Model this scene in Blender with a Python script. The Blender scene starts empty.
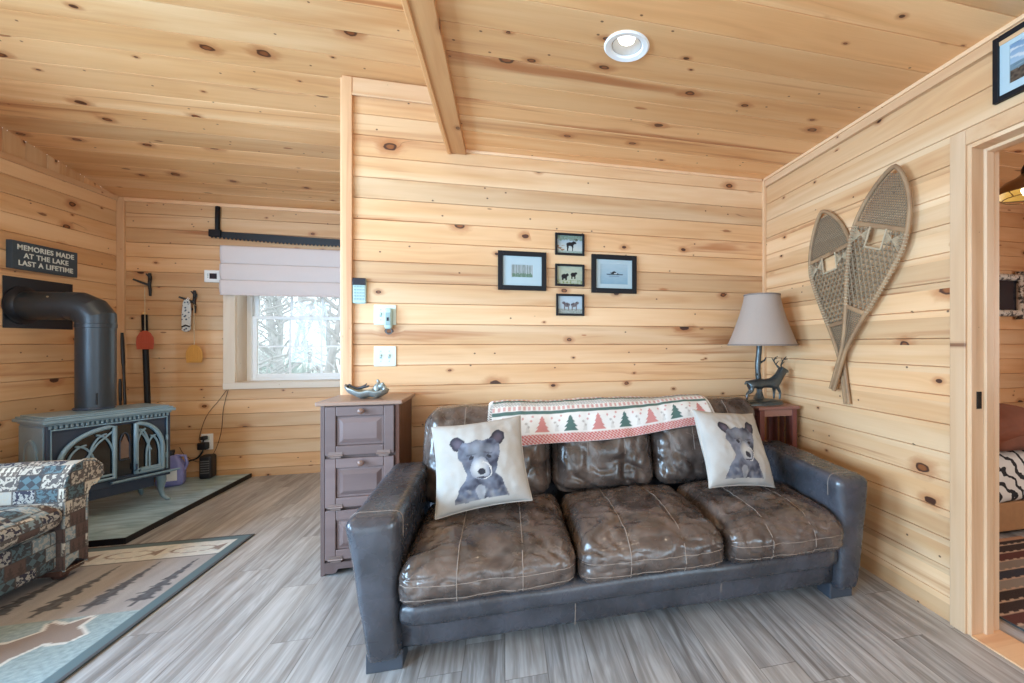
import bpy, bmesh, math, random
from mathutils import Vector, Matrix, noise
from mathutils.bvhtree import BVHTree
R = random.Random(7)
PI = math.pi
SC = bpy.context.scene
COL = SC.collection

# ---------------------------------------------------------------- colour / nodes
def lin(r, g, b):
    def c(v):
        v /= 255.0
        return v / 12.92 if v <= 0.04045 else ((v + 0.055) / 1.055) ** 2.4
    return (c(r), c(g), c(b), 1.0)

class NT:
    def __init__(s, name):
        s.mat = bpy.data.materials.new(name); s.mat.use_nodes = True
        s.t = s.mat.node_tree; s.t.nodes.clear()
        s.out = s.t.nodes.new('ShaderNodeOutputMaterial')
    def n(s, typ, props=None, **inp):
        nd = s.t.nodes.new('ShaderNode' + typ)
        for k, v in (props or {}).items(): setattr(nd, k, v)
        for k, v in inp.items():
            key = int(k[1:]) if k[0] == '_' else k.replace('_', ' ')
            s.set(nd.inputs[key], v)
        return nd
    def set(s, sock, v):
        if isinstance(v, bpy.types.NodeSocket): s.t.links.new(v, sock)
        elif isinstance(v, bpy.types.Node): s.t.links.new(v.outputs[0], sock)
        else: sock.default_value = v
    def m(s, op, a, b=0.0, c=None, clamp=False):
        d = {'_0': a, '_1': b}
        if c is not None: d['_2'] = c
        return s.n('Math', {'operation': op, 'use_clamp': clamp}, **d).outputs[0]
    def mix(s, f, a, b, blend='MIX'):
        nd = s.n('Mix', {'data_type': 'RGBA', 'blend_type': blend})
        s.set(nd.inputs[0], f); s.set(nd.inputs[6], a); s.set(nd.inputs[7], b)
        return nd.outputs[2]
    def rng(s, v, a, b, c=0.0, d=1.0, smooth=True):
        nd = s.n('MapRange', {'interpolation_type': 'SMOOTHSTEP' if smooth else 'LINEAR'})
        for k, x in zip(('Value', 'From Min', 'From Max', 'To Min', 'To Max'), (v, a, b, c, d)): s.set(nd.inputs[k], x)
        return nd.outputs[0]
    def vec(s, x, y, z=0.0):
        nd = s.n('CombineXYZ'); s.set(nd.inputs[0], x); s.set(nd.inputs[1], y); s.set(nd.inputs[2], z)
        return nd.outputs[0]
    def noise(s, v, scale=1.0, detail=2.0, rough=0.5, dist=0.0):
        return s.n('TexNoise', Vector=v, Scale=scale, Detail=detail, Roughness=rough, Distortion=dist).outputs[0]
    def bsdf(s, col, rough=0.5, spec=0.5, bump=None, bs=0.2, bd=0.01, **kw):
        b = s.n('BsdfPrincipled', Base_Color=col, Roughness=rough)
        b.inputs['Specular IOR Level'].default_value = spec
        for k, v in kw.items(): s.set(b.inputs[k.replace('_', ' ')], v)
        if bump is not None:
            bn = s.n('Bump', Strength=bs, Distance=bd, Height=bump); s.set(b.inputs['Normal'], bn.outputs[0])
        s.t.links.new(b.outputs[0], s.out.inputs[0])
        return s.mat
    def obj(s):
        return s.n('TexCoord').outputs['Object']

def plain(name, col, rough=0.5, spec=0.5, var=0.12, scale=30.0, bump=0.0, **kw):
    t = NT(name); o = t.obj()
    nz = t.noise(o, scale, 3)
    dk = tuple(c * (1 - var) for c in col[:3]) + (1,); lt = tuple(min(1, c * (1 + var)) for c in col[:3]) + (1,)
    return t.bsdf(t.mix(nz, dk, lt), rough, spec, bump=nz if bump else None, bs=bump, bd=0.004, **kw)

def wood(name, light, mid, amber, knot, board=None, offs=0.0, rough=0.42, knots=1.0, axis=0, tone=0.5, spec=0.4, streak=0.55):
    t = NT(name); sp = t.n('SeparateXYZ', Vector=t.obj()).outputs
    a, b, c = [(0, 1, 2), (1, 0, 2), (2, 0, 1)][axis]
    x, y, z = sp[a], sp[b], sp[c]
    orn = t.n('ObjectInfo').outputs['Random']
    if board:
        idx = t.m('FLOOR', t.m('DIVIDE', t.m('SUBTRACT', y, offs), board))
        rnd = t.n('TexWhiteNoise', {'noise_dimensions': '1D'}, W=t.m('ADD', idx, t.m('MULTIPLY', orn, 91.7))).outputs[0]
        rnd2 = t.n('TexWhiteNoise', {'noise_dimensions': '1D'}, W=t.m('ADD', idx, t.m('MULTIPLY_ADD', orn, 57.3, 401.3))).outputs[0]
    else:
        rnd = orn; rnd2 = t.m('FRACT', t.m('MULTIPLY', orn, 17.31))
    xs = t.m('MULTIPLY_ADD', rnd, 53.0, x); ys = t.m('MULTIPLY_ADD', rnd2, 7.0, y)
    # knots
    vo = t.n('TexVoronoi', {'voronoi_dimensions': '2D'}, Vector=t.vec(t.m('MULTIPLY', xs, 0.62), ys), Scale=4.2)
    wv = t.noise(t.vec(t.m('MULTIPLY', xs, 18.0), t.m('MULTIPLY', ys, 30.0)), 1.0, 2)
    vd = t.m('MULTIPLY', t.m('DIVIDE', vo.outputs['Distance'], 4.2), t.rng(wv, 0.2, 0.8, 0.75, 1.3, False))
    vc = t.n('SeparateColor', Color=vo.outputs['Color']).outputs
    rad = t.m('MULTIPLY', t.m('MULTIPLY', t.m('GREATER_THAN', vc[0], 0.47), t.m('MULTIPLY_ADD', t.m('POWER', vc[1], 2.2), 0.85, 0.22)), 0.021 * knots)
    rad = t.m('MAXIMUM', rad, 0.0001)
    q = t.m('DIVIDE', vd, rad)
    # grain, bent round the knots
    bend = t.m('MULTIPLY', t.rng(vd, 0.0, 0.07, 1.0, 0.0), t.m('MULTIPLY', rad, 1.6))
    yb = t.m('ADD', ys, bend)
    n1 = t.noise(t.vec(t.m('MULTIPLY', xs, 0.55), t.m('MULTIPLY', yb, 5.0), t.m('MULTIPLY', z, 5.0)), 1.0, 2, 0.5, 0.3)
    fig = t.m('MULTIPLY_ADD', t.m('SINE', t.m('MULTIPLY', n1, 60.0)), 0.5, 0.5)
    fine = t.noise(t.vec(t.m('MULTIPLY', xs, 5.0), t.m('MULTIPLY', yb, 170.0), t.m('MULTIPLY', z, 170.0)), 1.0, 2)
    wide = t.noise(t.vec(t.m('MULTIPLY', xs, 0.5), t.m('MULTIPLY', yb, 6.0), t.m('MULTIPLY', z, 5)), 1.0, 3, 0.6, 0.4)
    col = t.mix(t.rng(wide, 0.3, 0.7), light, mid)
    col = t.mix(t.m('MULTIPLY', t.rng(rnd2, 0.15, 1.0), tone), col, mid)
    col = t.mix(t.m('MULTIPLY', t.m('MULTIPLY', fig, t.rng(wide, 0.35, 0.75)), 0.20), col, amber)
    col = t.mix(t.m('MULTIPLY', fine, 0.16), col, amber)
    st = t.noise(t.vec(t.m('MULTIPLY', xs, 0.42), t.m('MULTIPLY', yb, 9.0), t.m('MULTIPLY', z, 5)), 1.0, 3, 0.6, 0.8)
    col = t.mix(t.m('MULTIPLY', t.m('MULTIPLY', t.rng(st, 0.54, 0.70), t.rng(rnd, 0.25, 0.9, 0.25, 1.4)), streak), col, amber)
    halo = t.rng(q, 1.0, 3.2, 0.6, 0.0)
    col = t.mix(halo, col, amber)
    ring = t.m('MULTIPLY', t.rng(q, 0.9, 1.12, 1.0, 0.0), 0.95)
    col = t.mix(ring, col, knot)
    core = t.m('MULTIPLY', t.m('MULTIPLY', t.rng(q, 0.4, 0.75, 1.0, 0.0), t.m('GREATER_THAN', vc[2], 0.4)), 0.6)
    col = t.mix(core, col, amber)
    tn = t.rng(t.m('FRACT', t.m('MULTIPLY', rnd, 7.7)), 0.0, 1.0, 0.80, 1.08, False)
    col = t.mix(1.0, col, t.vec(tn, tn, tn), 'MULTIPLY')
    v2 = t.n('TexVoronoi', {'voronoi_dimensions': '2D'}, Vector=t.vec(t.m('MULTIPLY_ADD', xs, 0.30, 3.3), t.m('ADD', ys, 1.7)), Scale=4.0)
    c2 = t.n('SeparateColor', Color=v2.outputs['Color']).outputs
    d2 = t.m('MULTIPLY', t.m('DIVIDE', v2.outputs['Distance'], 4.0), t.rng(wv, 0.2, 0.8, 0.6, 1.5, False))
    r2_ = t.m('MULTIPLY', t.m('GREATER_THAN', c2[0], 0.74), t.m('MULTIPLY_ADD', c2[1], 0.007, 0.003))
    col = t.mix(t.m('MULTIPLY', t.rng(t.m('DIVIDE', d2, t.m('MAXIMUM', r2_, 0.0001)), 0.7, 1.5, 1.0, 0.0), 0.8 * min(1, knots * 1.0)), col, t.mix(c2[2], knot, amber))
    v3 = t.n('TexVoronoi', {'voronoi_dimensions': '2D'}, Vector=t.vec(t.m('MULTIPLY', xs, 0.8), t.m('ADD', ys, 4.1)), Scale=9.0)
    c3 = t.n('SeparateColor', Color=v3.outputs['Color']).outputs
    d3 = t.m('DIVIDE', v3.outputs['Distance'], 9.0)
    clus = t.noise(t.vec(t.m('MULTIPLY', xs, 1.3), t.m('MULTIPLY', ys, 3.0)), 1.0, 1)
    r3_ = t.m('MULTIPLY', t.m('GREATER_THAN', t.m('MULTIPLY', c3[0], t.rng(clus, 0.45, 0.6)), 0.55), 0.0052 * min(1, knots))
    col = t.mix(t.m('MULTIPLY', t.rng(t.m('DIVIDE', d3, t.m('MAXIMUM', r3_, 0.0001)), 0.6, 1.2, 1.0, 0.0), 0.85), col, knot)
    # thin dark checks / pitch streaks beside some knots
    ck = t.m('MULTIPLY', t.rng(t.m('ABSOLUTE', t.m('SUBTRACT', n1, 0.63)), 0.0, 0.006, 1.0, 0.0), t.rng(st, 0.6, 0.72))
    col = t.mix(t.m('MULTIPLY', ck, 0.55), col, knot)
    return t.bsdf(col, t.rng(fine, 0.2, 0.8, rough - 0.06, rough + 0.08, False), spec, bump=fine, bs=0.06, bd=0.002)

# ---------------------------------------------------------------- mesh builder
class MB:
    def __init__(s): s.v = []; s.f = []; s.c = None
    def add(s, vs, fs, M=None):
        b = len(s.v)
        s.v += [tuple(M @ Vector(v)) if M else tuple(v) for v in vs]
        s.f += [tuple(b + i for i in f) for f in fs]; return s
    def box(s, x0, x1, y0, y1, z0, z1, M=None):
        vs = [(x, y, z) for z in (z0, z1) for y in (y0, y1) for x in (x0, x1)]
        return s.add(vs, [(0, 2, 3, 1), (4, 5, 7, 6), (0, 1, 5, 4), (2, 6, 7, 3), (0, 4, 6, 2), (1, 3, 7, 5)], M)
    def tube(s, pts, r, n=8, cap=True, flat=None):
        pts = [Vector(p) for p in pts]; k = len(pts); rs = r if isinstance(r, (list, tuple)) else [r] * k
        vs = []; fs = []; prev = None
        for i, p in enumerate(pts):
            d = (pts[min(i + 1, k - 1)] - pts[max(i - 1, 0)])
            if d.length < 1e-9: d = Vector((0, 0, 1))
            d.normalize()
            if prev is None:
                u = d.orthogonal().normalized()
                if abs(d.z) < 0.9: u = d.cross(Vector((0, 0, 1))).normalized()
            else:
                u = prev - d * prev.dot(d)
                u = u.normalized() if u.length > 1e-6 else d.orthogonal().normalized()
            prev = u; w = d.cross(u)
            for j in range(n):
                a = 2 * PI * j / n
                off = u * math.cos(a) * rs[i] + w * math.sin(a) * rs[i] * (flat or 1.0)
                vs.append(p + off)
        for i in range(k - 1):
            for j in range(n):
                a = i * n + j; b = i * n + (j + 1) % n
                fs.append((a, b, b + n, a + n))
        if cap: fs.append(tuple(range(n - 1, -1, -1))); fs.append(tuple((k - 1) * n + j for j in range(n)))
        return s.add(vs, fs)
    def lathe(s, prof, n=32, M=None, closed=False):
        vs = []; fs = []; k = len(prof)
        for r, z in prof:
            for j in range(n):
                a = 2 * PI * j / n; vs.append((r * math.cos(a), r * math.sin(a), z))
        for i in range(k - 1 if not closed else k):
            i2 = (i + 1) % k
            for j in range(n):
                j2 = (j + 1) % n
                fs.append((i * n + j, i * n + j2, i2 * n + j2, i2 * n + j))
        if not closed:
            fs.append(tuple(range(n - 1, -1, -1))); fs.append(tuple((k - 1) * n + j for j in range(n)))
        return s.add(vs, fs, M)
    def prism(s, poly, z0, z1, M=None):
        n = len(poly)
        vs = [(x, y, z0) for x, y in poly] + [(x, y, z1) for x, y in poly]
        fs = [tuple(range(n - 1, -1, -1)), tuple(range(n, 2 * n))] + [(i, (i + 1) % n, n + (i + 1) % n, n + i) for i in range(n)]
        return s.add(vs, fs, M)
    def grid(s, nu, nv, fn, closed_u=False):
        vs = [fn(i / nu, j / nv) for j in range(nv + 1) for i in range(nu + 1)]
        fs = [(j * (nu + 1) + i, j * (nu + 1) + i + 1, (j + 1) * (nu + 1) + i + 1, (j + 1) * (nu + 1) + i) for j in range(nv) for i in range(nu)]
        return s.add(vs, fs)
    def rbox(s, x0, x1, y0, y1, z0, z1, r, cuts=10, fn=None, M=None):
        """soft rounded box; fn(p, (u,v,w) in -1..1) bends it"""
        bm = bmesh.new(); bmesh.ops.create_cube(bm, size=2.0)
        bmesh.ops.subdivide_edges(bm, edges=bm.edges[:], cuts=cuts, use_grid_fill=True)
        c = Vector(((x0 + x1) / 2, (y0 + y1) / 2, (z0 + z1) / 2)); h = Vector(((x1 - x0) / 2, (y1 - y0) / 2, (z1 - z0) / 2))
        rr = min(r, h.x, h.y, h.z)
        for v in bm.verts:
            u = v.co.copy()
            w = Vector([math.copysign(abs(t) ** 0.75, t) for t in u])   # denser near edges
            p = Vector((w.x * h.x, w.y * h.y, w.z * h.z))
            inn = Vector([max(-(h[i] - rr), min(h[i] - rr, p[i])) for i in range(3)])
            d = p - inn
            if d.length > 1e-9: p = inn + d.normalized() * rr
            p += c
            if fn: p = fn(p, w)
            v.co = p
        bm.verts.index_update()
        s.add([v.co.copy() for v in bm.verts], [[v.index for v in f.verts] for f in bm.faces], M); bm.free()
        return s
    def bvh(s, M=None):
        return BVHTree.FromPolygons([M @ Vector(v) if M else Vector(v) for v in s.v], s.f)
    def build(s, name, mat, parent=None, loc=(0, 0, 0), rot=(0, 0, 0), smooth=40, bevel=0.0, mw=None, cols=None, subsurf=0):
        me = bpy.data.meshes.new(name)
        me.from_pydata([tuple(v) for v in s.v], [], [tuple(f) for f in s.f])
        if cols is not None:
            at = me.color_attributes.new('print', 'FLOAT_COLOR', 'POINT')
            for i, c in enumerate(cols): at.data[i].color = c
        else:
            bm = bmesh.new(); bm.from_mesh(me); bmesh.ops.recalc_face_normals(bm, faces=bm.faces[:]); bm.to_mesh(me); bm.free()
        me.materials.append(mat)
        if smooth:
            me.shade_smooth(); me.set_sharp_from_angle(angle=math.radians(smooth))
        o = bpy.data.objects.new(name, me); COL.objects.link(o)
        if mw is not None: o.matrix_world = mw
        else: o.location = loc; o.rotation_euler = rot
        if parent: o.parent = parent
        if bevel:
            md = o.modifiers.new('edge', 'BEVEL'); md.width = bevel; md.segments = 2; md.limit_method = 'ANGLE'
        if subsurf:
            md = o.modifiers.new('smooth', 'SUBSURF'); md.levels = subsurf; md.render_levels = subsurf
        return o

def tag(o, label, cat, group=None, kind=None):
    o['label'] = label; o['category'] = cat
    if group: o['group'] = group
    if kind: o['kind'] = kind
    return o
def thing(name, label, cat, loc=(0, 0, 0), rz=0.0, group=None, rot=None):
    o = bpy.data.objects.new(name, None); COL.objects.link(o); o.empty_display_size = 0.1
    o.location = loc; o.rotation_euler = rot or (0, 0, rz)
    return tag(o, label, cat, group)
def struct(o):
    o['kind'] = 'structure'; return o
def skin(name, verts, edges, radii, mat, parent=None, loc=(0, 0, 0), rot=(0, 0, 0), sub=2):
    me = bpy.data.meshes.new(name); me.from_pydata(verts, edges, [])
    me.materials.append(mat)
    o = bpy.data.objects.new(name, me); COL.objects.link(o); o.location = loc; o.rotation_euler = rot; o.parent = parent
    o.modifiers.new('skin', 'SKIN').use_smooth_shade = True
    for i, r in enumerate(radii):
        me.skin_vertices[0].data[i].radius = r if isinstance(r, tuple) else (r, r)
    me.skin_vertices[0].data[0].use_root = True
    md = o.modifiers.new('sub', 'SUBSURF'); md.levels = sub; md.render_levels = sub
    return o
def frame_m(origin, X, Y, Z):
    return Matrix(((X[0], Y[0], Z[0], origin[0]), (X[1], Y[1], Z[1], origin[1]), (X[2], Y[2], Z[2], origin[2]), (0, 0, 0, 1)))
def inpoly(x, y, P):
    r = False; j = len(P) - 1
    for i in range(len(P)):
        if (P[i][1] > y) != (P[j][1] > y) and x < (P[j][0] - P[i][0]) * (y - P[i][1]) / (P[j][1] - P[i][1]) + P[i][0]: r = not r
        j = i
    return r
def ell(x, y, cx, cy, rx, ry, a=0.0):
    dx, dy = x - cx, y - cy
    if a: dx, dy = dx * math.cos(a) + dy * math.sin(a), -dx * math.sin(a) + dy * math.cos(a)
    return (dx / rx) ** 2 + (dy / ry) ** 2
def nz(x, y, z=0.0): return noise.noise(Vector((x, y, z)))
def mixc(a, b, t):
    t = max(0.0, min(1.0, t)); return tuple(a[i] * (1 - t) + b[i] * t for i in range(3)) + (1,)

# ---------------------------------------------------------------- room numbers (metres)
H = 1.2
YB, YW, XR, XL = 2.807, 4.50, 1.86, -3.18
XP = -0.918                 # end of the sofa wall
ZC = 2.40                   # flat ceiling
XF = -0.347                 # edge of flat ceiling
SL = 0.195; EAVE = 2.434    # sloped ceiling
YF = -2.8                   # wall behind
YRIDGE = 0.3
def zroof(y): return EAVE + SL * (YW - y) if y >= YRIDGE else EAVE + SL * (YW - YRIDGE) - SL * (YRIDGE - y)
BW = 0.124
OFF = 1.19 - 9 * BW

PINE = dict(light=lin(232, 199, 159), mid=lin(216, 170, 122), amber=lin(168, 101, 56), knot=lin(62, 34, 26))
M_wall = wood('pine_wall', board=BW, offs=OFF, **PINE)
M_ceil = wood('pine_ceiling', board=0.17, offs=0.0, light=lin(234, 192, 144), mid=lin(216, 162, 107), amber=lin(156, 88, 46), knot=lin(72, 38, 24), rough=0.36)
M_ceil_lit = wood('pine_flat_ceiling_lit', board=0.17, offs=0.0, light=lin(246, 205, 154), mid=lin(232, 177, 120), amber=lin(172, 98, 52), knot=lin(72, 38, 24), rough=0.36)  # ceiling pine lightened to stand in for light bounced off the floor
M_beam = wood('pine_beam', knots=0.5, light=lin(228, 176, 122), mid=lin(210, 150, 96), amber=lin(160, 94, 52), knot=lin(84, 44, 28), streak=0.5)
M_pine_bright = wood('pine_window_brightened', knots=0.3, light=lin(240, 228, 212), mid=lin(230, 212, 190), amber=lin(206, 176, 146), knot=lin(130, 96, 72), streak=0.2)  # casing pine paled so its colour carries daylight bounced in the reveal
M_gable = wood('pine_gable', board=0.14, offs=0.0, **PINE)
M_trim = wood('pine_trim', knots=0.35, light=lin(236, 202, 164), mid=lin(222, 178, 134), amber=lin(190, 130, 90), knot=lin(100, 62, 44), streak=0.4)

def panel(name, x0, x1, y0, y1, w, offs, M, mat, holes=(), xlim=None, g=0.003, d=0.0085):
    mb = MB(); k = math.floor((y0 - offs) / w)
    while offs + k * w < y1 - 1e-6:
        a, b = offs + k * w, offs + (k + 1) * w; k += 1
        rows = [(a, -d), (a + g, 0.0), (b - g, 0.0), (b, -d)]
        for (ya, za), (yb, zb) in zip(rows, rows[1:]):
            cuts = [ya, yb] + [e for h in holes for e in h[2:4] if ya < e < yb] + [e for e in (y0, y1) if ya < e < yb]
            cuts.sort()
            for c0, c1 in zip(cuts, cuts[1:]):
                if c1 - c0 < 1e-6 or c1 <= y0 + 1e-7 or c0 >= y1 - 1e-7: continue
                ym = (c0 + c1) / 2
                zf = lambda q: za + (zb - za) * (q - ya) / (yb - ya)
                hs = sorted((h[0], h[1]) for h in holes if h[2] < ym < h[3])
                seg = []; cur = x0
                for h0, h1 in hs:
                    if h0 > cur: seg.append((cur, h0))
                    cur = max(cur, h1)
                if cur < x1: seg.append((cur, x1))
                for s0, s1 in seg:
                    if xlim:
                        l0, l1 = xlim(c0), xlim(c1)
                        mb.add([(max(s0, l0[0]), c0, zf(c0)), (min(s1, l0[1]), c0, zf(c0)), (min(s1, l1[1]), c1, zf(c1)), (max(s0, l1[0]), c1, zf(c1))], [(0, 1, 2, 3)])
                    else:
                        mb.add([(s0, c0, zf(c0)), (s1, c0, zf(c0)), (s1, c1, zf(c1)), (s0, c1, zf(c1))], [(0, 1, 2, 3)])
    me = bpy.data.meshes.new(name); me.from_pydata(mb.v, [], mb.f); me.materials.append(mat)
    o = bpy.data.objects.new(name, me); COL.objects.link(o); o.matrix_world = M
    return struct(o)

X_, Y_, Z_ = (1, 0, 0), (0, 1, 0), (0, 0, 1)
nX, nY, nZ = (-1, 0, 0), (0, -1, 0), (0, 0, -1)
WIN = (-2.33, -1.37, 0.845, 1.945)           # window in the far wall
DOOR = (0.55, 1.385, 0.0, 2.02)             # doorway in the wall by the sofa: y0,y1,z0,z1
LW = [(-1.7, -0.3, 0.75, 2.1), (0.35, 1.95, 0.75, 2.1)]   # windows in the wall by the stove, nearer the camera
FD = [(-2.7, -0.7, 0.05, 2.1), (0.2, 1.5, 0.8, 2.05)]                   # glazed opening in the wall behind the camera

panel('wall_back', XP, XR, 0, zroof(YB), BW, OFF, frame_m((0, YB, 0), X_, Z_, nY), M_wall, holes=[(XF, XR, ZC + 0.02, 9)])
panel('wall_far', XL, -0.9, 0, EAVE, BW, OFF, frame_m((0, YW, 0), X_, Z_, nY), M_wall, holes=[WIN])
panel('wall_right', -YB, -YF, 0, ZC + 0.01, BW, OFF + 0.03, frame_m((XR, 0, 0), nY, Z_, nX), M_wall, holes=[(-DOOR[1], -DOOR[0], -1, DOOR[3]), (0.5, 2.3, 0.7, 2.05)])
panel('wall_left', YF, YW, 0, EAVE, BW, OFF, frame_m((XL, 0, 0), Y_, Z_, X_), M_wall, holes=LW)
panel('wall_left_gable', EAVE, 4.0, -YW, -YF, 0.14, 0.0, frame_m((XL, 0, 0), Z_, nY, X_), M_gable, xlim=lambda q: (EAVE, max(EAVE, zroof(-q))))
panel('wall_front', -XR, -XL, 0, 3.4, BW, OFF, frame_m((0, YF, 0), nX, Z_, Y_), M_wall, holes=[(-b, -a, c, d) for a, b, c, d in FD])
panel('wall_inner', -YW, -YB, 0, 2.8, BW, OFF, frame_m((XP + 0.002, 0, 0), nY, Z_, nX), M_wall)
panel('wall_loft', -YB, -YF, ZC, 3.4, BW, OFF, frame_m((XF, 0, 0), nY, Z_, nX), M_wall)
CAN = (0.478, 1.672)
panel('ceiling', XF, XR, -YB, -YF, 0.17, 0.0, frame_m((0, 0, ZC), X_, nY, nZ), M_ceil_lit,
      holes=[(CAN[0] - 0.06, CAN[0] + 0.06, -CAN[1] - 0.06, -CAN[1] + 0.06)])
ca, sa = math.cos(math.atan(SL)), math.sin(math.atan(SL))
panel('ceiling_slope', XL, XP + 0.6, 0, (YW - YRIDGE) / ca, 0.17, 0.0, frame_m((0, YW, EAVE), X_, (0, -ca, sa), (0, -sa, -ca)), M_ceil)
zr = zroof(YRIDGE)
panel('ceiling_slope_front', XL, XP + 0.6, 0, (YRIDGE - YF) / ca, 0.17, 0.0, frame_m((0, YRIDGE, zr), X_, (0, -ca, -sa), (0, sa, -ca)), M_ceil)

# floor: grey oak planks running away from the camera
def floor_mat():
    t = NT('grey_oak_planks'); sp = t.n('SeparateXYZ', Vector=t.obj()).outputs
    x, y = sp[0], sp[1]; w, L = 0.152, 1.22
    idx = t.m('FLOOR', t.m('DIVIDE', y, w))
    r1 = t.n('TexWhiteNoise', {'noise_dimensions': '1D'}, W=idx).outputs[0]
    xo = t.m('DIVIDE', t.m('MULTIPLY_ADD', r1, 5.3, x), L)
    ix = t.m('FLOOR', xo)
    r2 = t.n('TexWhiteNoise', {'noise_dimensions': '2D'}, Vector=t.vec(idx, ix)).outputs[0]
    xs = t.m('MULTIPLY_ADD', r2, 41.0, x); ys = t.m('MULTIPLY_ADD', r2, 3.7, y)
    g = t.noise(t.vec(t.m('MULTIPLY', xs, 1.6), t.m('MULTIPLY', ys, 24.0)), 1.0, 4, 0.6, 0.7)
    n1 = t.noise(t.vec(t.m('MULTIPLY', xs, 0.9), t.m('MULTIPLY', ys, 9.0)), 1.0, 2, 0.5, 0.3)
    fig = t.m('MULTIPLY_ADD', t.m('SINE', t.m('MULTIPLY', n1, 90.0)), 0.5, 0.5)
    fine = t.noise(t.vec(t.m('MULTIPLY', xs, 9.0), t.m('MULTIPLY', ys, 190.0)), 1.0, 2)
    col = t.mix(t.rng(g, 0.3, 0.7), lin(124, 121, 120), lin(198, 199, 201))
    col = t.mix(t.m('MULTIPLY', fig, 0.28), col, lin(110, 101, 95))
    col = t.mix(t.m('MULTIPLY', fine, 0.3), col, lin(104, 95, 90))
    col = t.mix(t.m('MULTIPLY', r2, 0.35), col, lin(172, 164, 156))
    bs = t.noise(t.vec(t.m('MULTIPLY', xs, 0.8), t.m('MULTIPLY', ys, 14.0)), 1.0, 3, 0.6, 0.5)
    col = t.mix(t.m('MULTIPLY', t.rng(bs, 0.56, 0.72), 0.42), col, lin(84, 70, 62))
    tn = t.rng(r2, 0.0, 1.0, 0.80, 1.10, False)
    col = t.mix(1.0, col, t.vec(tn, tn, tn), 'MULTIPLY')
    fr = t.m('FRACT', t.m('DIVIDE', y, w)); fx = t.m('FRACT', xo)
    e = t.m('MINIMUM', t.m('MULTIPLY', t.m('MINIMUM', fr, t.m('SUBTRACT', 1.0, fr)), w), t.m('MULTIPLY', t.m('MINIMUM', fx, t.m('SUBTRACT', 1.0, fx)), L))
    seam = t.rng(e, 0.0005, 0.0022, 1.0, 0.0)
    col = t.mix(t.m('MULTIPLY', seam, 0.55), col, lin(66, 56, 50))
    hgt = t.m('SUBTRACT', t.m('MULTIPLY', fine, 0.25), seam)
    return t.bsdf(col, t.rng(g, 0.2, 0.8, 0.27, 0.42, False), 0.5, bump=hgt, bs=0.25, bd=0.002)
M_floor = floor_mat()
mb = MB(); mb.add([(YF, -XR, 0), (YW, -XR, 0), (YW, -XL, 0), (YF, -XL, 0)], [(0, 1, 2, 3)])
struct(mb.build('floor', M_floor, mw=frame_m((0, 0, 0), Y_, nX, Z_), smooth=0))

# ---------------------------------------------------------------- trim
ntrim = [0]
def trim(p0, p1, wdir, w, ndir, th, bevel=0.003, mat=None):
    """board from p0 to p1; wdir = width direction, ndir = out of the wall"""
    ntrim[0] += 1
    p0, p1 = Vector(p0), Vector(p1); d = p1 - p0; L = d.length; d.normalize()
    Wd = Vector(wdir).normalized(); Nd = d.cross(Wd)
    if Nd.dot(Vector(ndir)) < 0: p0, d = p1, -d; Nd = d.cross(Wd)
    mb = MB().box(0, L, 0, w, -0.004, th)
    return struct(mb.build('trim_%d' % ntrim[0], mat or M_trim, mw=frame_m(p0, d, Wd, Nd), bevel=bevel, smooth=0))
# post that closes the end of the sofa wall, and its head board
trim((XP - 0.002, YB, 0), (XP - 0.002, YB, zroof(YB) - 0.01), X_, 0.052, nY, 0.022)
trim((XP - 0.001, YB, 0), (XP - 0.001, YB, zroof(YB) - 0.01), Y_, 0.10, nX, 0.018)
trim((XP + 0.050, YB, 2.655), (XF - 0.012, YB, 2.655), Z_, 0.10, nY, 0.018)
trim((XP + 0.050, YB - 0.018, 2.648), (XF - 0.012, YB - 0.018, 2.648), Z_, 0.014, nY, 0.008)
# board under the edge of the flat ceiling
trim((XF, YB - 0.002, ZC), (XF, YF, ZC), X_, 0.112, nZ, 0.032, mat=M_beam)
trim((XF + 0.004, YB - 0.004, ZC - 0.03), (XF + 0.004, YF, ZC - 0.03), X_, 0.02, nZ, 0.008, mat=M_beam)
# corner and crown mouldings
trim((XR, YB, 0), (XR, YB, ZC), nX, 0.022, nY, 0.020)
trim((XR, YB - 0.02, ZC - 0.06), (XR, YF, ZC - 0.06), Z_, 0.058, nX, 0.014)
trim((XR, YB - 0.02, ZC - 0.018), (XR, YF, ZC - 0.018), Z_, 0.018, nX, 0.026)
trim((XF + 0.1, YB, ZC - 0.018), (XR - 0.03, YB, ZC - 0.018), Z_, 0.018, nY, 0.014)
trim((XL, YW, 0), (XL, YW, EAVE), X_, 0.052, nY, 0.02)
trim((XL + 0.05, YW, EAVE - 0.03), (-0.94, YW, EAVE - 0.03), Z_, 0.03, nY, 0.016)
trim((XL, YW - 0.02, EAVE - 0.035), (XL, YF, EAVE - 0.035), Z_, 0.04, X_, 0.016)
trim((XL, YW - 0.02, EAVE - 0.012), (XL, YRIDGE, zr - 0.012), (0, sa, ca), -0.03, X_, 0.014) if False else None
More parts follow.
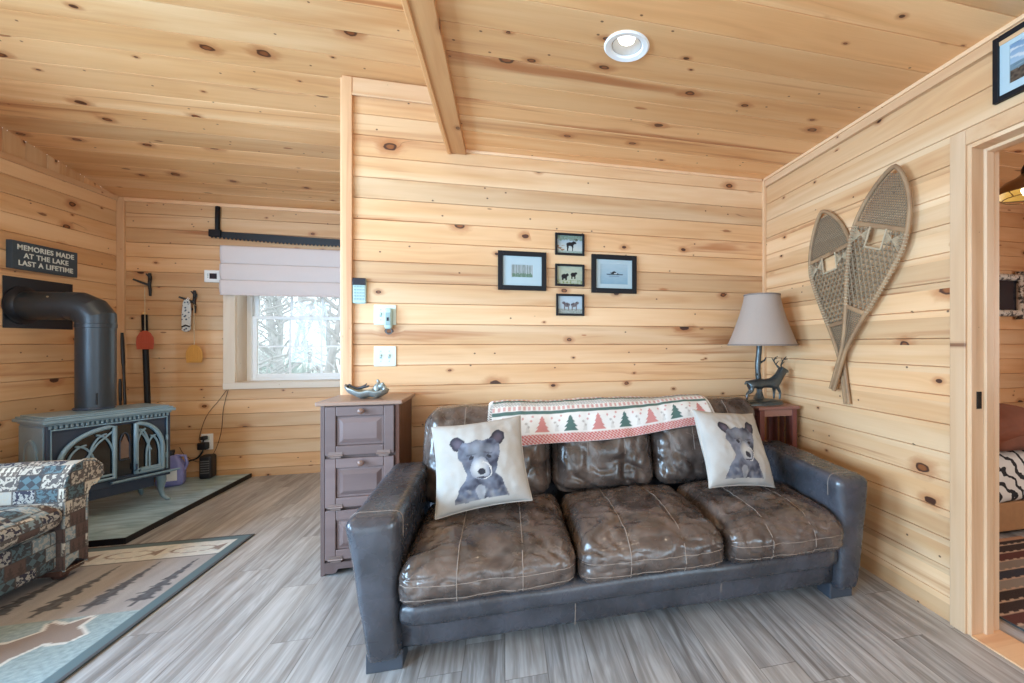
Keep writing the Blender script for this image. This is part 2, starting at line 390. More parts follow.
# window in the far wall
wx0, wx1, wz0, wz1 = WIN
trim((wx0 - 0.09, YW, wz0 - 0.005), (wx0 - 0.09, YW, wz1 + 0.09), X_, 0.09, nY, 0.02, mat=M_pine_bright)
trim((wx1, YW, wz0 - 0.005), (wx1, YW, wz1 + 0.09), X_, 0.09, nY, 0.02, mat=M_pine_bright)
trim((wx0 - 0.09, YW, wz1), (wx1 + 0.09, YW, wz1), Z_, 0.09, nY, 0.019, mat=M_pine_bright)
trim((wx0 - 0.09, YW, wz0 - 0.055), (wx1 + 0.09, YW, wz0 - 0.055), Z_, 0.055, nY, 0.024, mat=M_pine_bright)
trim((wx0, YW - 0.02, wz0), (wx0, YW + 0.2, wz0), X_, wx1 - wx0, nZ, 0.0, mat=M_pine_bright)          # sill board
trim((wx0, YW - 0.0, wz0), (wx0, YW - 0.0, wz1), Y_, 0.2, X_, 0.004, mat=M_pine_bright)
trim((wx1, YW, wz0), (wx1, YW, wz1), Y_, 0.2, nX, 0.004, mat=M_pine_bright)
trim((wx0, YW, wz1), (wx1, YW, wz1), Y_, 0.2, nZ, 0.004, mat=M_pine_bright)
M_white = plain('white_vinyl', lin(236, 238, 238), 0.35, var=0.02)
def glass_mat():
    t = NT('window_glass')
    tr = t.n('BsdfTransparent', Color=(0.97, 0.985, 0.985, 1)); gl = t.n('BsdfGlossy', Color=(1, 1, 1, 1), Roughness=0.02)
    ms = t.n('MixShader'); t.set(ms.inputs[0], t.n('Fresnel', IOR=1.18).outputs[0]); t.set(ms.inputs[1], tr.outputs[0]); t.set(ms.inputs[2], gl.outputs[0])
    t.t.links.new(ms.outputs[0], t.out.inputs[0]); return t.mat
M_glass = glass_mat()
def window_unit():
    y = YW + 0.15
    fr = MB(); t = 0.045
    fr.box(wx0 + 0.004, wx0 + t, y, y + 0.07, wz0, wz1); fr.box(wx1 - t, wx1 - 0.004, y, y + 0.07, wz0, wz1)
    fr.box(wx0 + t, wx1 - t, y, y + 0.07, wz1 - t, wz1 - 0.004); fr.box(wx0 + t, wx1 - t, y, y + 0.07, wz0 + 0.004, wz0 + 0.03)
    root = struct(fr.build('window_1', M_white, bevel=0.003, smooth=0))
    a0, a1 = wx0 + t, wx1 - t; zm = 1.435
    for nm, z0, z1, yo in (('sash', wz0 + 0.03, zm + 0.015, 0.005), ('sash', zm - 0.015, wz1 - t, 0.036)):
        s = MB(); st = 0.04; yy0, yy1 = y + yo, y + yo + 0.03
        s.box(a0, a0 + st, yy0, yy1, z0, z1); s.box(a1 - st, a1, yy0, yy1, z0, z1)
        s.box(a0 + st, a1 - st, yy0, yy1, z0, z0 + st * 0.9); s.box(a0 + st, a1 - st, yy0, yy1, z1 - 0.03, z1)
        sash = s.build(nm, M_white, root, bevel=0.003, smooth=0)
        g = MB()
        for k in (1, 2):
            xx = a0 + st + (a1 - a0 - 2 * st) * k / 3; g.box(xx - 0.008, xx + 0.008, yy0 + 0.010, yy0 + 0.02, z0 + 0.03, z1 - 0.025)
        zz = (z0 + z1) / 2 + 0.005; g.box(a0 + st - 0.003, a1 - st + 0.003, yy0 + 0.011, yy0 + 0.019, zz - 0.008, zz + 0.008)
        g.build('grille', M_white, sash, smooth=0)
        p = MB().box(a0 + st - 0.004, a1 - st + 0.004, yy0 + 0.013, yy0 + 0.017, z0 + 0.03, z1 - 0.025); p.build('pane', M_glass, sash, smooth=0)
    lk = MB().box((a0 + a1) / 2 - 0.03, (a0 + a1) / 2 + 0.03, y - 0.002, y + 0.02, zm + 0.012, zm + 0.03); lk.build('sash_lock', M_white, root, bevel=0.004)
window_unit()

for k, (a, b, c, d) in enumerate(LW):
    f = MB(); t = 0.05
    for y0, y1, z0, z1 in ((a, a + t, c, d), (b - t, b, c, d), (a + t, b - t, c, c + t), (a + t, b - t, d - t, d), ((a + b) / 2 - 0.02, (a + b) / 2 + 0.02, c + t, d - t)):
        f.box(XL - 0.03, XL + 0.012, y0, y1, z0, z1)
    struct(f.build('window_%d' % (k + 2), M_white, bevel=0.003, smooth=0))
# doorway into the bedroom (casing, jamb, stop, strike plate)
M_dark = plain('dark_metal', lin(38, 36, 36), 0.4, var=0.2, Metallic=0.6)
dy0, dy1, _, dz1 = DOOR; TH = 0.145
def doorway():
    root = struct(MB().box(XR - 0.018, XR + 0.002, dy1 - 0.006, dy1 + 0.058, 0, dz1 + 0.058).build('door_1', M_trim2, bevel=0.003, smooth=0))
    MB().box(XR - 0.018, XR + 0.002, dy0 - 0.058, dy0 + 0.006, 0, dz1 + 0.058).build('casing', M_trim2, root, bevel=0.003, smooth=0)
    MB().box(XR - 0.018, XR + 0.002, dy0 + 0.006, dy1 - 0.006, dz1 - 0.006, dz1 + 0.058).build('casing', M_trim, root, bevel=0.003, smooth=0)
    for a, b in ((dy1 - 0.022, dy1), (dy0, dy0 + 0.022)):
        MB().box(XR - 0.006, XR + TH, a, b, 0, dz1).build('jamb', M_trim2, root, bevel=0.002, smooth=0)
    MB().box(XR - 0.006, XR + TH, dy0 + 0.022, dy1 - 0.022, dz1 - 0.022, dz1).build('jamb', M_trim, root, bevel=0.002, smooth=0)
    MB().box(XR + 0.055, XR + 0.095, dy1 - 0.036, dy1 - 0.022, 0, dz1 - 0.022).build('stop', M_trim2, root, bevel=0.003, smooth=0)
    MB().box(XR + 0.055, XR + 0.095, dy0 + 0.036, dy1 - 0.036, dz1 - 0.036, dz1 - 0.022).build('stop', M_trim, root, bevel=0.003, smooth=0)
    MB().box(XR + 0.02, XR + 0.045, dy1 - 0.0245, dy1 - 0.020, 0.93, 1.0).build('strike_plate', M_dark, root, smooth=0)
    MB().box(XR - 0.01, XR + TH, dy0 + 0.022, dy1 - 0.022, -0.002, 0.006).build('threshold', M_trim, root, bevel=0.002, smooth=0)
M_trim2 = wood('pine_trim_upright', knots=0.35, axis=2, light=lin(234, 203, 169), mid=lin(216, 177, 137), amber=lin(174, 124, 88), knot=lin(100, 62, 44), streak=0.7)
doorway()

# ---------------------------------------------------------------- materials for things
def leather(name, c0, c1, rough=0.40, bs=0.34):
    t = NT(name); o = t.obj()
    big = t.noise(o, 5.0, 3, 0.6, 0.4); mid = t.noise(o, 22.0, 2, 0.5, 0.9)
    peb = t.n('TexVoronoi', Vector=o, Scale=260.0).outputs['Distance']
    col = t.mix(t.rng(big, 0.35, 0.65), c0, c1)
    h = t.m('MULTIPLY_ADD', mid, 1.0, t.m('MULTIPLY', peb, 0.04))
    return t.bsdf(col, t.rng(mid, 0.3, 0.7, rough - 0.07, rough + 0.09, False), 0.6, bump=h, bs=bs, bd=0.0035)
M_leather = leather('brown_leather', lin(60, 52, 49), lin(102, 89, 82), 0.23, 0.34)
M_leather_sheen = leather('leather_blue_sheen', lin(52, 54, 60), lin(70, 72, 80), 0.27, 0.14)  # same leather with the blue window reflection mixed into its colour
M_stitch = plain('tan_stitching', lin(140, 126, 116), 0.7)
M_foot = plain('dark_wood_foot', lin(64, 70, 80), 0.5)
M_black = plain('black_metal', lin(30, 30, 33), 0.42, var=0.15)
M_blackwood = plain('black_painted_wood', lin(16, 17, 22), 0.5, spec=0.25, var=0.1)
def cherry(name, a, b, c, axis=0):
    return wood(name, light=a, mid=b, amber=c, knot=lin(50, 30, 26), knots=0.2, rough=0.35, tone=0.3, axis=axis, streak=0.3)
M_cab = cherry('mauve_brown_stain', lin(124, 106, 104), lin(110, 92, 90), lin(94, 74, 72), 0)
M_cabv = cherry('mauve_brown_stain_upright', lin(124, 106, 104), lin(110, 92, 90), lin(94, 74, 72), 2)
M_cabside = cherry('red_brown_stain_side', lin(112, 72, 56), lin(96, 58, 45), lin(80, 46, 36), 2)
M_cher = cherry('red_cherry_stain', lin(128, 78, 72), lin(108, 60, 56), lin(88, 46, 44), 2)
M_cher_x = cherry('red_cherry_stain_flat', lin(158, 116, 104), lin(140, 98, 88), lin(116, 74, 68), 0)
def printed(name, rough=0.8, spec=0.2, weave=0.0, scale=600.0):
    t = NT(name); a = t.n('Attribute', {'attribute_name': 'print'}).outputs['Color']
    if not weave: a = t.mix(1.0, a, (0.66, 0.66, 0.66, 1), 'MULTIPLY')
    if weave:
        w = t.noise(t.obj(), scale, 2)
        a = t.mix(t.m('MULTIPLY', w, weave), a, lin(110, 108, 104))
        return t.bsdf(a, rough, spec, bump=w, bs=0.35, bd=0.002)
    return t.bsdf(a, rough, spec)
M_print = printed('printed_paper', 0.5)
M_pillow = printed('printed_linen', 0.9, 0.15, 0.28, 420.0)
M_knit = printed('printed_knit', 0.92, 0.15, 0.15, 320.0)
M_rugprint = printed('woven_rug_pile', 0.95, 0.1, 0.45, 260.0)
M_mat = plain('picture_mat', lin(166, 184, 190), 0.8, var=0.02)
M_pglass = glass_mat()

# ---------------------------------------------------------------- sofa
SO = Vector((0.557, 1.66, 0.0))
sofa = thing('leather_sofa', 'brown leather three seat sofa with pale contrast stitching against the pine plank wall', 'sofa', SO)
sofa_solids = []
def wr(p, s, a):       # leather wrinkle
    return a * (noise.noise(p * s) + 0.5 * noise.noise(p * s * 2.3 + Vector((5, 1, 3))))
for s in (-1, 1):
    def fn(p, w, s=s):
        k = (abs(p.x) - 0.925) / 0.178
        p.x -= s * 0.072 * (1 - max(0, min(1, (p.z - 0.06) / 0.5))) * k
        p.z += 0.026 * (p.y / 0.7) if p.z > 0.4 else 0
        d = wr(p, 7.0, 0.004)
        p.x += s * d * (1 if k > 0.5 else -1); p.z += d
        if p.y < 0.1: p.y += wr(p, 6.0, 0.005) - 0.012 * (1 - w.x ** 2) * (1 - w.z ** 2)
        return p
    x0, x1 = sorted((s * 0.925, s * 1.103))
    arm = MB().rbox(x0, x1, 0.0, 0.70, 0.06, 0.578, 0.034, 18, fn)
    ao = arm.build('arm', M_leather_sheen, sofa, smooth=75)
    bv = arm.bvh()
    st = MB()                                      # seam round the front pad
    for path in ([(s * (0.925 + 0.012), 0.075, z) for z in (0.1, 0.2, 0.3, 0.4, 0.5, 0.55)],):
        pass
    pts = []
    for k in range(25):
        a = PI * k / 24; cx = s * 1.01
        dv = Vector((-math.cos(a) * s * 0.5, 0, math.sin(a) * 0.8 + 0.02)).normalized()
        org = Vector((cx, 0.072, 0.48)) + dv * 0.6
        h = bv.ray_cast(org, -dv)
        if h[0]: pts.append(h[0] + dv * 0.001)
    st.tube(pts, 0.0016, 5); st.build('stitching', M_stitch, ao)
def base_fn(p, w):
    if p.y < 0.3: p.y -= 0.012 * (1 - w.z ** 2) ; p.y += wr(p, 4.0, 0.005)
    return p
MB().rbox(-0.945, 0.945, 0.045, 0.88, 0.066, 0.275, 0.03, 14, base_fn).build('base', M_leather_sheen, sofa, smooth=70)
MB().rbox(-0.96, 0.99, 0.76, 0.925, 0.062, 0.80, 0.06, 12, None).build('back_frame', M_leather_sheen, sofa, smooth=70)
edges = [-0.930, -0.285, 0.350, 0.940]
def roll_fn(p, w):
    p.z += wr(p, 5.0, 0.004); p.y += wr(p, 6.0, 0.006) if w.y < 0 else 0; return p
MB().rbox(-0.93, 0.93, -0.012, 0.30, 0.172, 0.275, 0.045, 20, roll_fn).build('front_roll', M_leather_sheen, sofa, smooth=75)
for i in range(3):
    a, b = edges[i] + 0.004, edges[i + 1] - 0.004
    def sfn(p, w, i=i):
        top = max(0.0, w.z)
        ed = (1 - w.x ** 2)
        if w.z > -0.2:
            p.z += 0.042 * top * ed ** 0.7 * (1 - max(0, w.y) ** 2) * (1 - 0.5 * max(0, -w.y) ** 3)
            for sx in (-0.36, 0.36):
                p.z -= 0.007 * top * math.exp(-((w.x - sx) / 0.045) ** 2)
            q = Vector((p.x * 1.5, p.y * 0.8, 0))
            p.z += top * (wr(q + Vector((i * 3.1, 0, 0)), 7.0, 0.008) + wr(q, 17.0, 0.0018))
            cr = 1 - abs(noise.noise(Vector((p.x * 9 + 3 * noise.noise(p * 5), p.y * 4.5 + i * 5, 1.0))))
            p.z -= top * 0.011 * max(0, cr - 0.80) / 0.2 * (0.35 + 0.65 * max(0, -w.y * 0.5 + 0.5))
            cr = 1 - abs(noise.noise(Vector((p.x * 20 + 2 * noise.noise(p * 8), p.y * 11 + i * 5, 4.0))))
            p.z -= top * 0.0045 * max(0, cr - 0.8) / 0.2
        if w.y < -0.4:
            p.y -= 0.030 * (-w.y) * (1 - w.z ** 2) * (0.5 + 0.5 * ed)
            p.y += wr(p + Vector((i, 0, 0)), 9.0, 0.009) + 0.008 * max(0, 1 - abs(noise.noise(Vector((p.x * 14 + i, p.z * 20, 7)))) - 0.8) / 0.2
            p.z -= 0.016 * (-w.y - 0.4) * max(0, w.z)
        return p
    cu = MB().rbox(a, b, -0.038, 0.60, 0.250, 0.426, 0.062, 46, sfn)
    co = cu.build('seat_cushion', M_leather, sofa, smooth=80); bv = cu.bvh(); sofa_solids.append(cu)
    for sx in (-0.30, 0.30):
        xm = (a + b) / 2 + sx * (b - a) * 0.6; pts = []
        for k in range(22):
            y = 0.52 - 0.50 * k / 21
            h = bv.ray_cast(Vector((xm, y, 0.9)), Vector((0, 0, -1)))
            if h[0]: pts.append(h[0] + Vector((0, 0, 0.0012)))
        for k in range(7):
            h = bv.ray_cast(Vector((xm, -0.5, 0.405 - 0.02 * k)), Vector((0, 1, 0)))
            if h[0] and h[0].z < pts[-1].z: pts.append(h[0] + Vector((0, -0.0012, 0)))
        MB().tube(pts, 0.0019, 5).build('stitching', M_stitch, co)
    for zz in (0.352, 0.30):
        pts = []
        for k in range(31):
            x = a + 0.012 + (b - a - 0.024) * k / 30
            h = bv.ray_cast(Vector((x, -0.6, zz + 0.0015 * math.sin(k * 0.5 + i))), Vector((0, 1, 0)))
            if h[0]: pts.append(h[0] + Vector((0, -0.001, 0)))
        MB().tube(pts, 0.0016, 5).build('stitching', M_stitch, co)
bed = [-0.965, -0.315, 0.255, 0.945]
for i in range(3):
    a, b = bed[i] + 0.003, bed[i + 1] - 0.003
    def bfn(p, w, i=i):
        p.y += (p.z - 0.42) * 0.30
        if w.y < 0:
            p.y += 0.040 * w.y * (1 - w.x ** 4) * (1 - w.z ** 2) * -1 * -1
            q = Vector((p.x * 1.2, 0, p.z * 0.9))
            p.y += -w.y * (wr(q + Vector((i * 2.7, 3, 0)), 8.0, 0.012) + wr(q, 19.0, 0.005) + 0.012 * max(0, 1 - abs(noise.noise(Vector((p.x * 8 + p.z * 5 + i * 3, p.z * 7 - p.x * 3, 2)))) - 0.8) / 0.2)
            for sx in (-0.36, 0.36): p.y += 0.006 * math.exp(-((w.x - sx) / 0.05) ** 2) * -w.y
        if w.z > 0.3:
            p.z += wr(p, 7.0, 0.008) - 0.012 * abs(w.x) ** 6
        return p
    cu = MB().rbox(a, b, 0.545, 0.755, 0.405, 0.862, 0.080, 40, bfn)
    co = cu.build('back_cushion', M_leather, sofa, smooth=80); bv = cu.bvh(); sofa_solids.append(cu)
    for sx in (-0.30, 0.30):
        xm = (a + b) / 2 + sx * (b - a) * 0.6; pts = []
        for k in range(30):
            an = -0.35 + (PI * 0.62) * k / 29
            dv = Vector((0, -math.cos(an), math.sin(an)))
            org = Vector((xm, 0.72, 0.66))
            h = bv.ray_cast(org + dv * 0.9, -dv)
            if h[0]: pts.append(h[0] + dv * 0.0012)
        MB().tube(pts, 0.0018, 5).build('stitching', M_stitch, co)
for sx in (-1, 1):
    for y in (0.055, 0.78):
        MB().box(sx * 0.985 - 0.062, sx * 0.985 + 0.062, y, y + 0.09, 0.0, 0.072).build('foot', M_foot, sofa, bevel=0.004, smooth=0)
for xs in (edges[1], edges[2]):
    MB().tube([(xs, 0.030, 0.175), (xs, 0.0315, 0.14), (xs, 0.043, 0.075)], 0.0018, 5).build('stitching', M_stitch, sofa)

# ---------------------------------------------------------------- bear pillows
def bear_print(x, y, turn):
    bg = mixc(lin(190, 187, 182), lin(172, 169, 165), 0.5 + 0.5 * nz(x * 2, y * 2, turn))
    wob = 0.03 * nz(x * 7, y * 7, 3 + turn)
    x += wob; y += 0.03 * nz(x * 7, y * 7, 9)
    t = turn
    mott = 0.5 + 0.9 * nz(x * 4.2, y * 4.2, 2.0 + t) + 0.35 * nz(x * 13, y * 13, t)
    fur = mixc(lin(74, 76, 100), lin(128, 132, 150), mott)
    fur = mixc(lin(40, 42, 62), lin(120, 126, 142), mott)
    head = [(-0.47 + t * .2, 0.28), (-0.36 + t * .25, 0.40), (0.02 + t * .2, 0.43), (0.30 + t * .2, 0.42), (0.43 + t * .1, 0.28), (0.41, 0.05), (0.34, -0.16), (0.29, -0.34), (0.42, -0.50), (0.52, -0.86), (-0.60, -0.86), (-0.52, -0.62), (-0.38, -0.45), (-0.30, -0.32), (-0.37, -0.1), (-0.46, 0.1)]
    e1 = ell(x, y, -0.46 + t * .25, 0.40, 0.15, 0.20, 0.6); e2 = ell(x, y, 0.40 + t * .1, 0.44, 0.15, 0.20, -0.6)
    c = bg
    for e in (e1, e2):
        if e < 1: c = mixc(lin(40, 40, 56), lin(92, 84, 100), 1.0 - e * 1.6)
    if inpoly(x, y, head): c = fur
    if y > 0.0 and ell(x, y, -0.05 + t * .3, 0.15, 0.34, 0.30) < 1 and c != bg: c = mixc(c, lin(150, 158, 168), 0.45 * (1 - ell(x, y, -0.05 + t * .3, 0.15, 0.34, 0.30)) + 0.25 * nz(x * 6, y * 6, 8))
    mz = ell(x, y, -0.03 + t * .35, -0.20, 0.20, 0.24)
    if mz < 1: c = mixc(lin(200, 202, 202), lin(136, 142, 156), mz)
    if ell(x, y, 0.0 + t * .42, -0.28, 0.085, 0.06) < 1: c = lin(40, 40, 54)
    e = ell(x, y, 0.03 + t * .4, -0.26, 0.17, 0.17)
    if abs(e - 1) < 0.14 and x > 0.03 + t * .4: c = lin(214, 214, 212)
    if ell(x, y, 0.0 + t * .4, -0.40, 0.10, 0.022) < 1: c = lin(60, 60, 76)
    for ex in (-0.20, 0.17):
        if ell(x, y, ex + t * .25, 0.04, 0.05, 0.04) < 1: c = lin(34, 34, 46)
        if ell(x, y, ex + t * .25, 0.11, 0.10, 0.02) < 1: c = mixc(c, lin(50, 50, 66), 0.6)
    if ell(x, y, -0.05, -0.70, 0.09, 0.16) < 1: c = mixc(c, lin(176, 178, 182), 0.55)
    if y < -0.62: c = mixc(c, bg, 0.5 * nz(x * 9, y * 9, 1) + 0.05)
    return c
def pillow(label, loc, rot, turn, seed):
    root = thing('throw_pillow', label, 'pillow', loc, group='bear print pillows on the sofa', rot=rot)
    n = 120; s = 0.202
    def sheet(sign, hh):
        def fn(u, v):
            a, b = 2 * u - 1, 2 * v - 1
            e = max(0.0, (1 - a * a) * (1 - b * b))
            x = s * a * (1 - 0.07 * (1 - b * b) * a * a); z = s * b * (1 - 0.07 * (1 - a * a) * b * b)
            y = hh * e ** 0.42 + e ** 0.3 * 0.006 * nz(a * 2.4 + seed, b * 2.4, sign) + 0.003 * min(1, e * 6) * nz(a * 6, b * 6 + seed, 1)
            y += 0.012 * nz(a * 0.9 + seed, b * 0.9, 5) * sign
            return (x, sign * y, z)
        return fn
    f = MB().grid(n, n, sheet(-1, 0.078))
    cols = []
    for j in range(n + 1):
        for i in range(n + 1): cols.append(bear_print(2.0 * i / n - 1, 2.0 * j / n - 1, turn))
    o = f.build('pillow_front', M_pillow, root, cols=cols, smooth=180)
    b = MB().grid(40, 40, sheet(1, 0.07)); b.build('pillow_back', M_linen, root, smooth=180)
    pts = []
    fs = sheet(-1, 0.0)
    for k in range(160):
        q = k / 160 * 4; sd = int(q); w = q - sd
        u, v = [(w, 0), (1, w), (1 - w, 1), (0, 1 - w)][sd]; p = fs(u, v); pts.append((p[0], 0.012 * nz((2 * u - 1) * 0.9 + seed, (2 * v - 1) * 0.9, 5), p[2]))
    pts.append(pts[0]); MB().tube(pts, 0.003, 5, cap=False).build('piping', M_linen, root)
    return root
M_linen = plain('oatmeal_linen', lin(190, 184, 176), 0.9, 0.15, var=0.08, scale=300, bump=0.2)
pillow('oatmeal throw pillow with facing bear cub print, at the cabinet end of the sofa', (-0.105, 2.030, 0.655), (math.radians(-30), math.radians(-5), math.radians(4)), 0.0, 1.0)
pillow('oatmeal throw pillow with bear cub print turned aside, tipped over below the deer lamp', (1.150, 2.020, 0.655), (math.radians(-31), math.radians(7), math.radians(9)), 0.28, 6.0)

# ---------------------------------------------------------------- holiday throw over the sofa back
def throw_blanket():
    solid = MB()
    for c in sofa_solids:
        solid.add([Vector(v) + SO for v in c.v], c.f)
    solid.box(-0.43, 1.53, 2.43, 2.585, 0.3, 0.80)
    bv = solid.bvh()
    nx_, na = 330, 130
    x0, x1 = -0.055, 1.150; py, pz = 2.46, 0.62
    def reach(xf, ang):
        x = x0 + (x1 - x0) * xf
        dv = Vector((0, -math.cos(ang), math.sin(ang)))
        h = bv.ray_cast(Vector((x, py, pz)) + dv * 0.8, -dv)
        return (h[0] - Vector((x, py, pz))).length if h[0] else 0.12
    NC, NA = 60, 46
    A0, A1 = math.radians(6), math.radians(150)
    tab = [[reach(i / NC, A0 + (A1 - A0) * j / NA) for i in range(NC + 1)] for j in range(NA + 1)]
    for it in range(2):
        tab = [[max(tab[j][max(0, min(NC, i + k))] - 0.002 * abs(k) for k in range(-4, 5)) for i in range(NC + 1)] for j in range(NA + 1)]
        tab = [[sum(tab[max(0, min(NA, j + dj))][max(0, min(NC, i + di))] for dj in (-1, 0, 1) for di in (-2, -1, 0, 1, 2)) / 15 for i in range(NC + 1)] for j in range(NA + 1)]
    def samp(xf, af):
        a, b = xf * NC, af * NA; i, j = min(NC - 1, int(a)), min(NA - 1, int(b)); a -= i; b -= j
        return (tab[j][i] * (1 - a) + tab[j][i + 1] * a) * (1 - b) + (tab[j + 1][i] * (1 - a) + tab[j + 1][i + 1] * a) * b
    def lower(xf): return 0.03 + 0.13 * xf ** 1.3 + 0.015 * math.sin(xf * 9)     # the hem rises along the sofa
    def pos(xf, v):
        af = lower(xf) + (0.97 - lower(xf)) * v
        ang = A0 + (A1 - A0) * af
        r = samp(xf, af) + 0.015 + 0.006 * nz(xf * 9, v * 2.5, 4) + 0.004 * nz(xf * 22, v * 3, 8)
        x = x0 + (x1 - x0) * xf + 0.03 * (xf - 0.5) * (1 - v)
        return Vector((x, py - r * math.cos(ang), pz + r * math.sin(ang)))
    m = MB().grid(nx_, na, lambda u, v: pos(u, v))
    WH, GR, RD, GY = lin(222, 221, 218), lin(80, 108, 104), lin(186, 74, 68), lin(176, 172, 168)
    # true cloth length up the middle decides where the rows sit
    ln = [0.0]
    for k in range(60): ln.append(ln[-1] + (pos(0.5, (k + 1) / 60) - pos(0.5, k / 60)).length)
    TOT = ln[-1]; W = x1 - x0
    def color(u, v):
        k = v * 60; i = min(59, int(k)); d = ln[i] + (ln[i + 1] - ln[i]) * (k - i)   # metres from front hem
        x = u * W
        if d < 0.052:
            return mixc(WH, RD, 0.95 if ((x * 1.0 + d * 1.2) / 0.018) % 1.0 < 0.6 and 0.004 < d < 0.048 else 0.25)
        if d < 0.165:                                    # trees and snowflakes
            t = (x - 0.03) / 0.148; k = math.floor(t); q = (t - k - 0.5) * 0.148; h = d - 0.060
            if 0 <= h < 0.092:
                wd = 0.040 * (1 - h / 0.092) ** 0.8 * (0.62 + 0.38 * (1 - ((h / 0.023) % 1.0)))
                if abs(q) < wd: return GR if int(k) % 2 == 0 else mixc(RD, WH, 0.25)
                if h < 0.008 and abs(q) < 0.006: return GR
            for fx, fh in ((-0.058, 0.062), (-0.048, 0.088), (0.05, 0.078), (0.066, 0.05), (-0.07, 0.03)):
                if abs(q - fx) + abs(h - fh) < 0.008: return mixc(RD, WH, 0.4) if fh > 0.06 else GY
            if abs(abs(q) - 0.074) < 0.012 * (1 - h / 0.06) and 0 < h < 0.06: return mixc(GY, WH, 0.6)
            return WH
        if d < 0.185: return GR
        if d < 0.222:
            return mixc(WH, RD, 0.55) if (x / 0.026) % 1.0 < 0.55 and 0.19 < d < 0.217 else WH
        if d < 0.262: return mixc(WH, lin(120, 130, 130), 0.75) if ((x + d * 0.9) / 0.014) % 1.0 < 0.55 else WH
        p = (d - 0.262) % 0.20
        if p < 0.02: return GR
        if p < 0.06: return mixc(WH, RD, 0.5) if (x / 0.026) % 1.0 < 0.55 else WH
        return mixc(WH, GY, 0.3) if ((x - d) / 0.03) % 1.0 < 0.4 else WH
    cols = [color(i / nx_, j / na) for j in range(na + 1) for i in range(nx_ + 1)]
    root = thing('throw_blanket', 'white knitted holiday throw with red and green fir trees draped over the sofa back', 'blanket', (0, 0, 0))
    o = m.build('cloth', M_knit, root, cols=cols, smooth=180)
    sd = o.modifiers.new('thick', 'SOLIDIFY'); sd.thickness = 0.005; sd.offset = 1
    fr = MB()
    for side in (0.0, 1.0):
        for k in range(34):
            v = 0.02 + 0.6 * k / 33; p = pos(side, v); d = -1 if side == 0 else 1
            fr.tube([p, p + Vector((d * 0.012, -0.002, -0.002)), p + Vector((d * 0.022, -0.003, -0.010))], 0.0022, 4)
    f = fr.build('fringe', M_fringe, root); f['kind'] = 'stuff'
M_fringe = plain('white_yarn', lin(228, 224, 218), 0.9)
throw_blanket()

# ---------------------------------------------------------------- corner end table
def end_table():
    x0, x1, y0, y1, zt = 1.545, 1.812, 2.385, 2.665, 0.800
    root = thing('end_table', 'tall red cherry wood end table with slatted sides in the corner behind the sofa arm', 'table', ((x0 + x1) / 2, (y0 + y1) / 2, 0))
    hx, hy = (x1 - x0) / 2, (y1 - y0) / 2
    MB().box(-hx - 0.012, hx + 0.012, -hy - 0.012, hy + 0.012, zt - 0.02, zt).build('tabletop', M_cher_x, root, bevel=0.004, smooth=0)
    for sx in (-1, 1):
        for sy in (-1, 1):
            a, b = sorted((sx * hx, sx * (hx - 0.034))); c, d = sorted((sy * hy, sy * (hy - 0.034)))
            MB().box(a, b, c, d, 0, zt - 0.019).build('leg', M_cher, root, bevel=0.003, smooth=0)
    MB().box(-hx + 0.03, hx - 0.03, -hy + 0.004, -hy + 0.022, zt - 0.062, zt - 0.019).build('apron', M_cher_x, root, smooth=0)
    MB().box(-hx + 0.03, hx - 0.03, hy - 0.022, hy - 0.004, zt - 0.062, zt - 0.019).build('apron', M_cher_x, root, smooth=0)
    for sx in (-1, 1):
        a, b = sorted((sx * (hx - 0.004), sx * (hx - 0.022)))
        MB().box(a, b, -hy + 0.03, hy - 0.03, zt - 0.062, zt - 0.019).build('apron', M_cher, root, smooth=0)
        MB().box(a, b, -hy + 0.03, hy - 0.03, 0.10, 0.14).build('rail', M_cher, root, smooth=0)
        for k in range(3):
            y = -hy + 0.055 + k * 0.068; MB().box(a + 0.004, b - 0.004, y, y + 0.034, 0.139, zt - 0.061).build('slat', M_cher, root, smooth=0)
    MB().box(-hx + 0.02, hx - 0.02, -hy + 0.02, hy - 0.02, 0.115, 0.132).build('shelf', M_cher_x, root, smooth=0)
    return root
end_table()

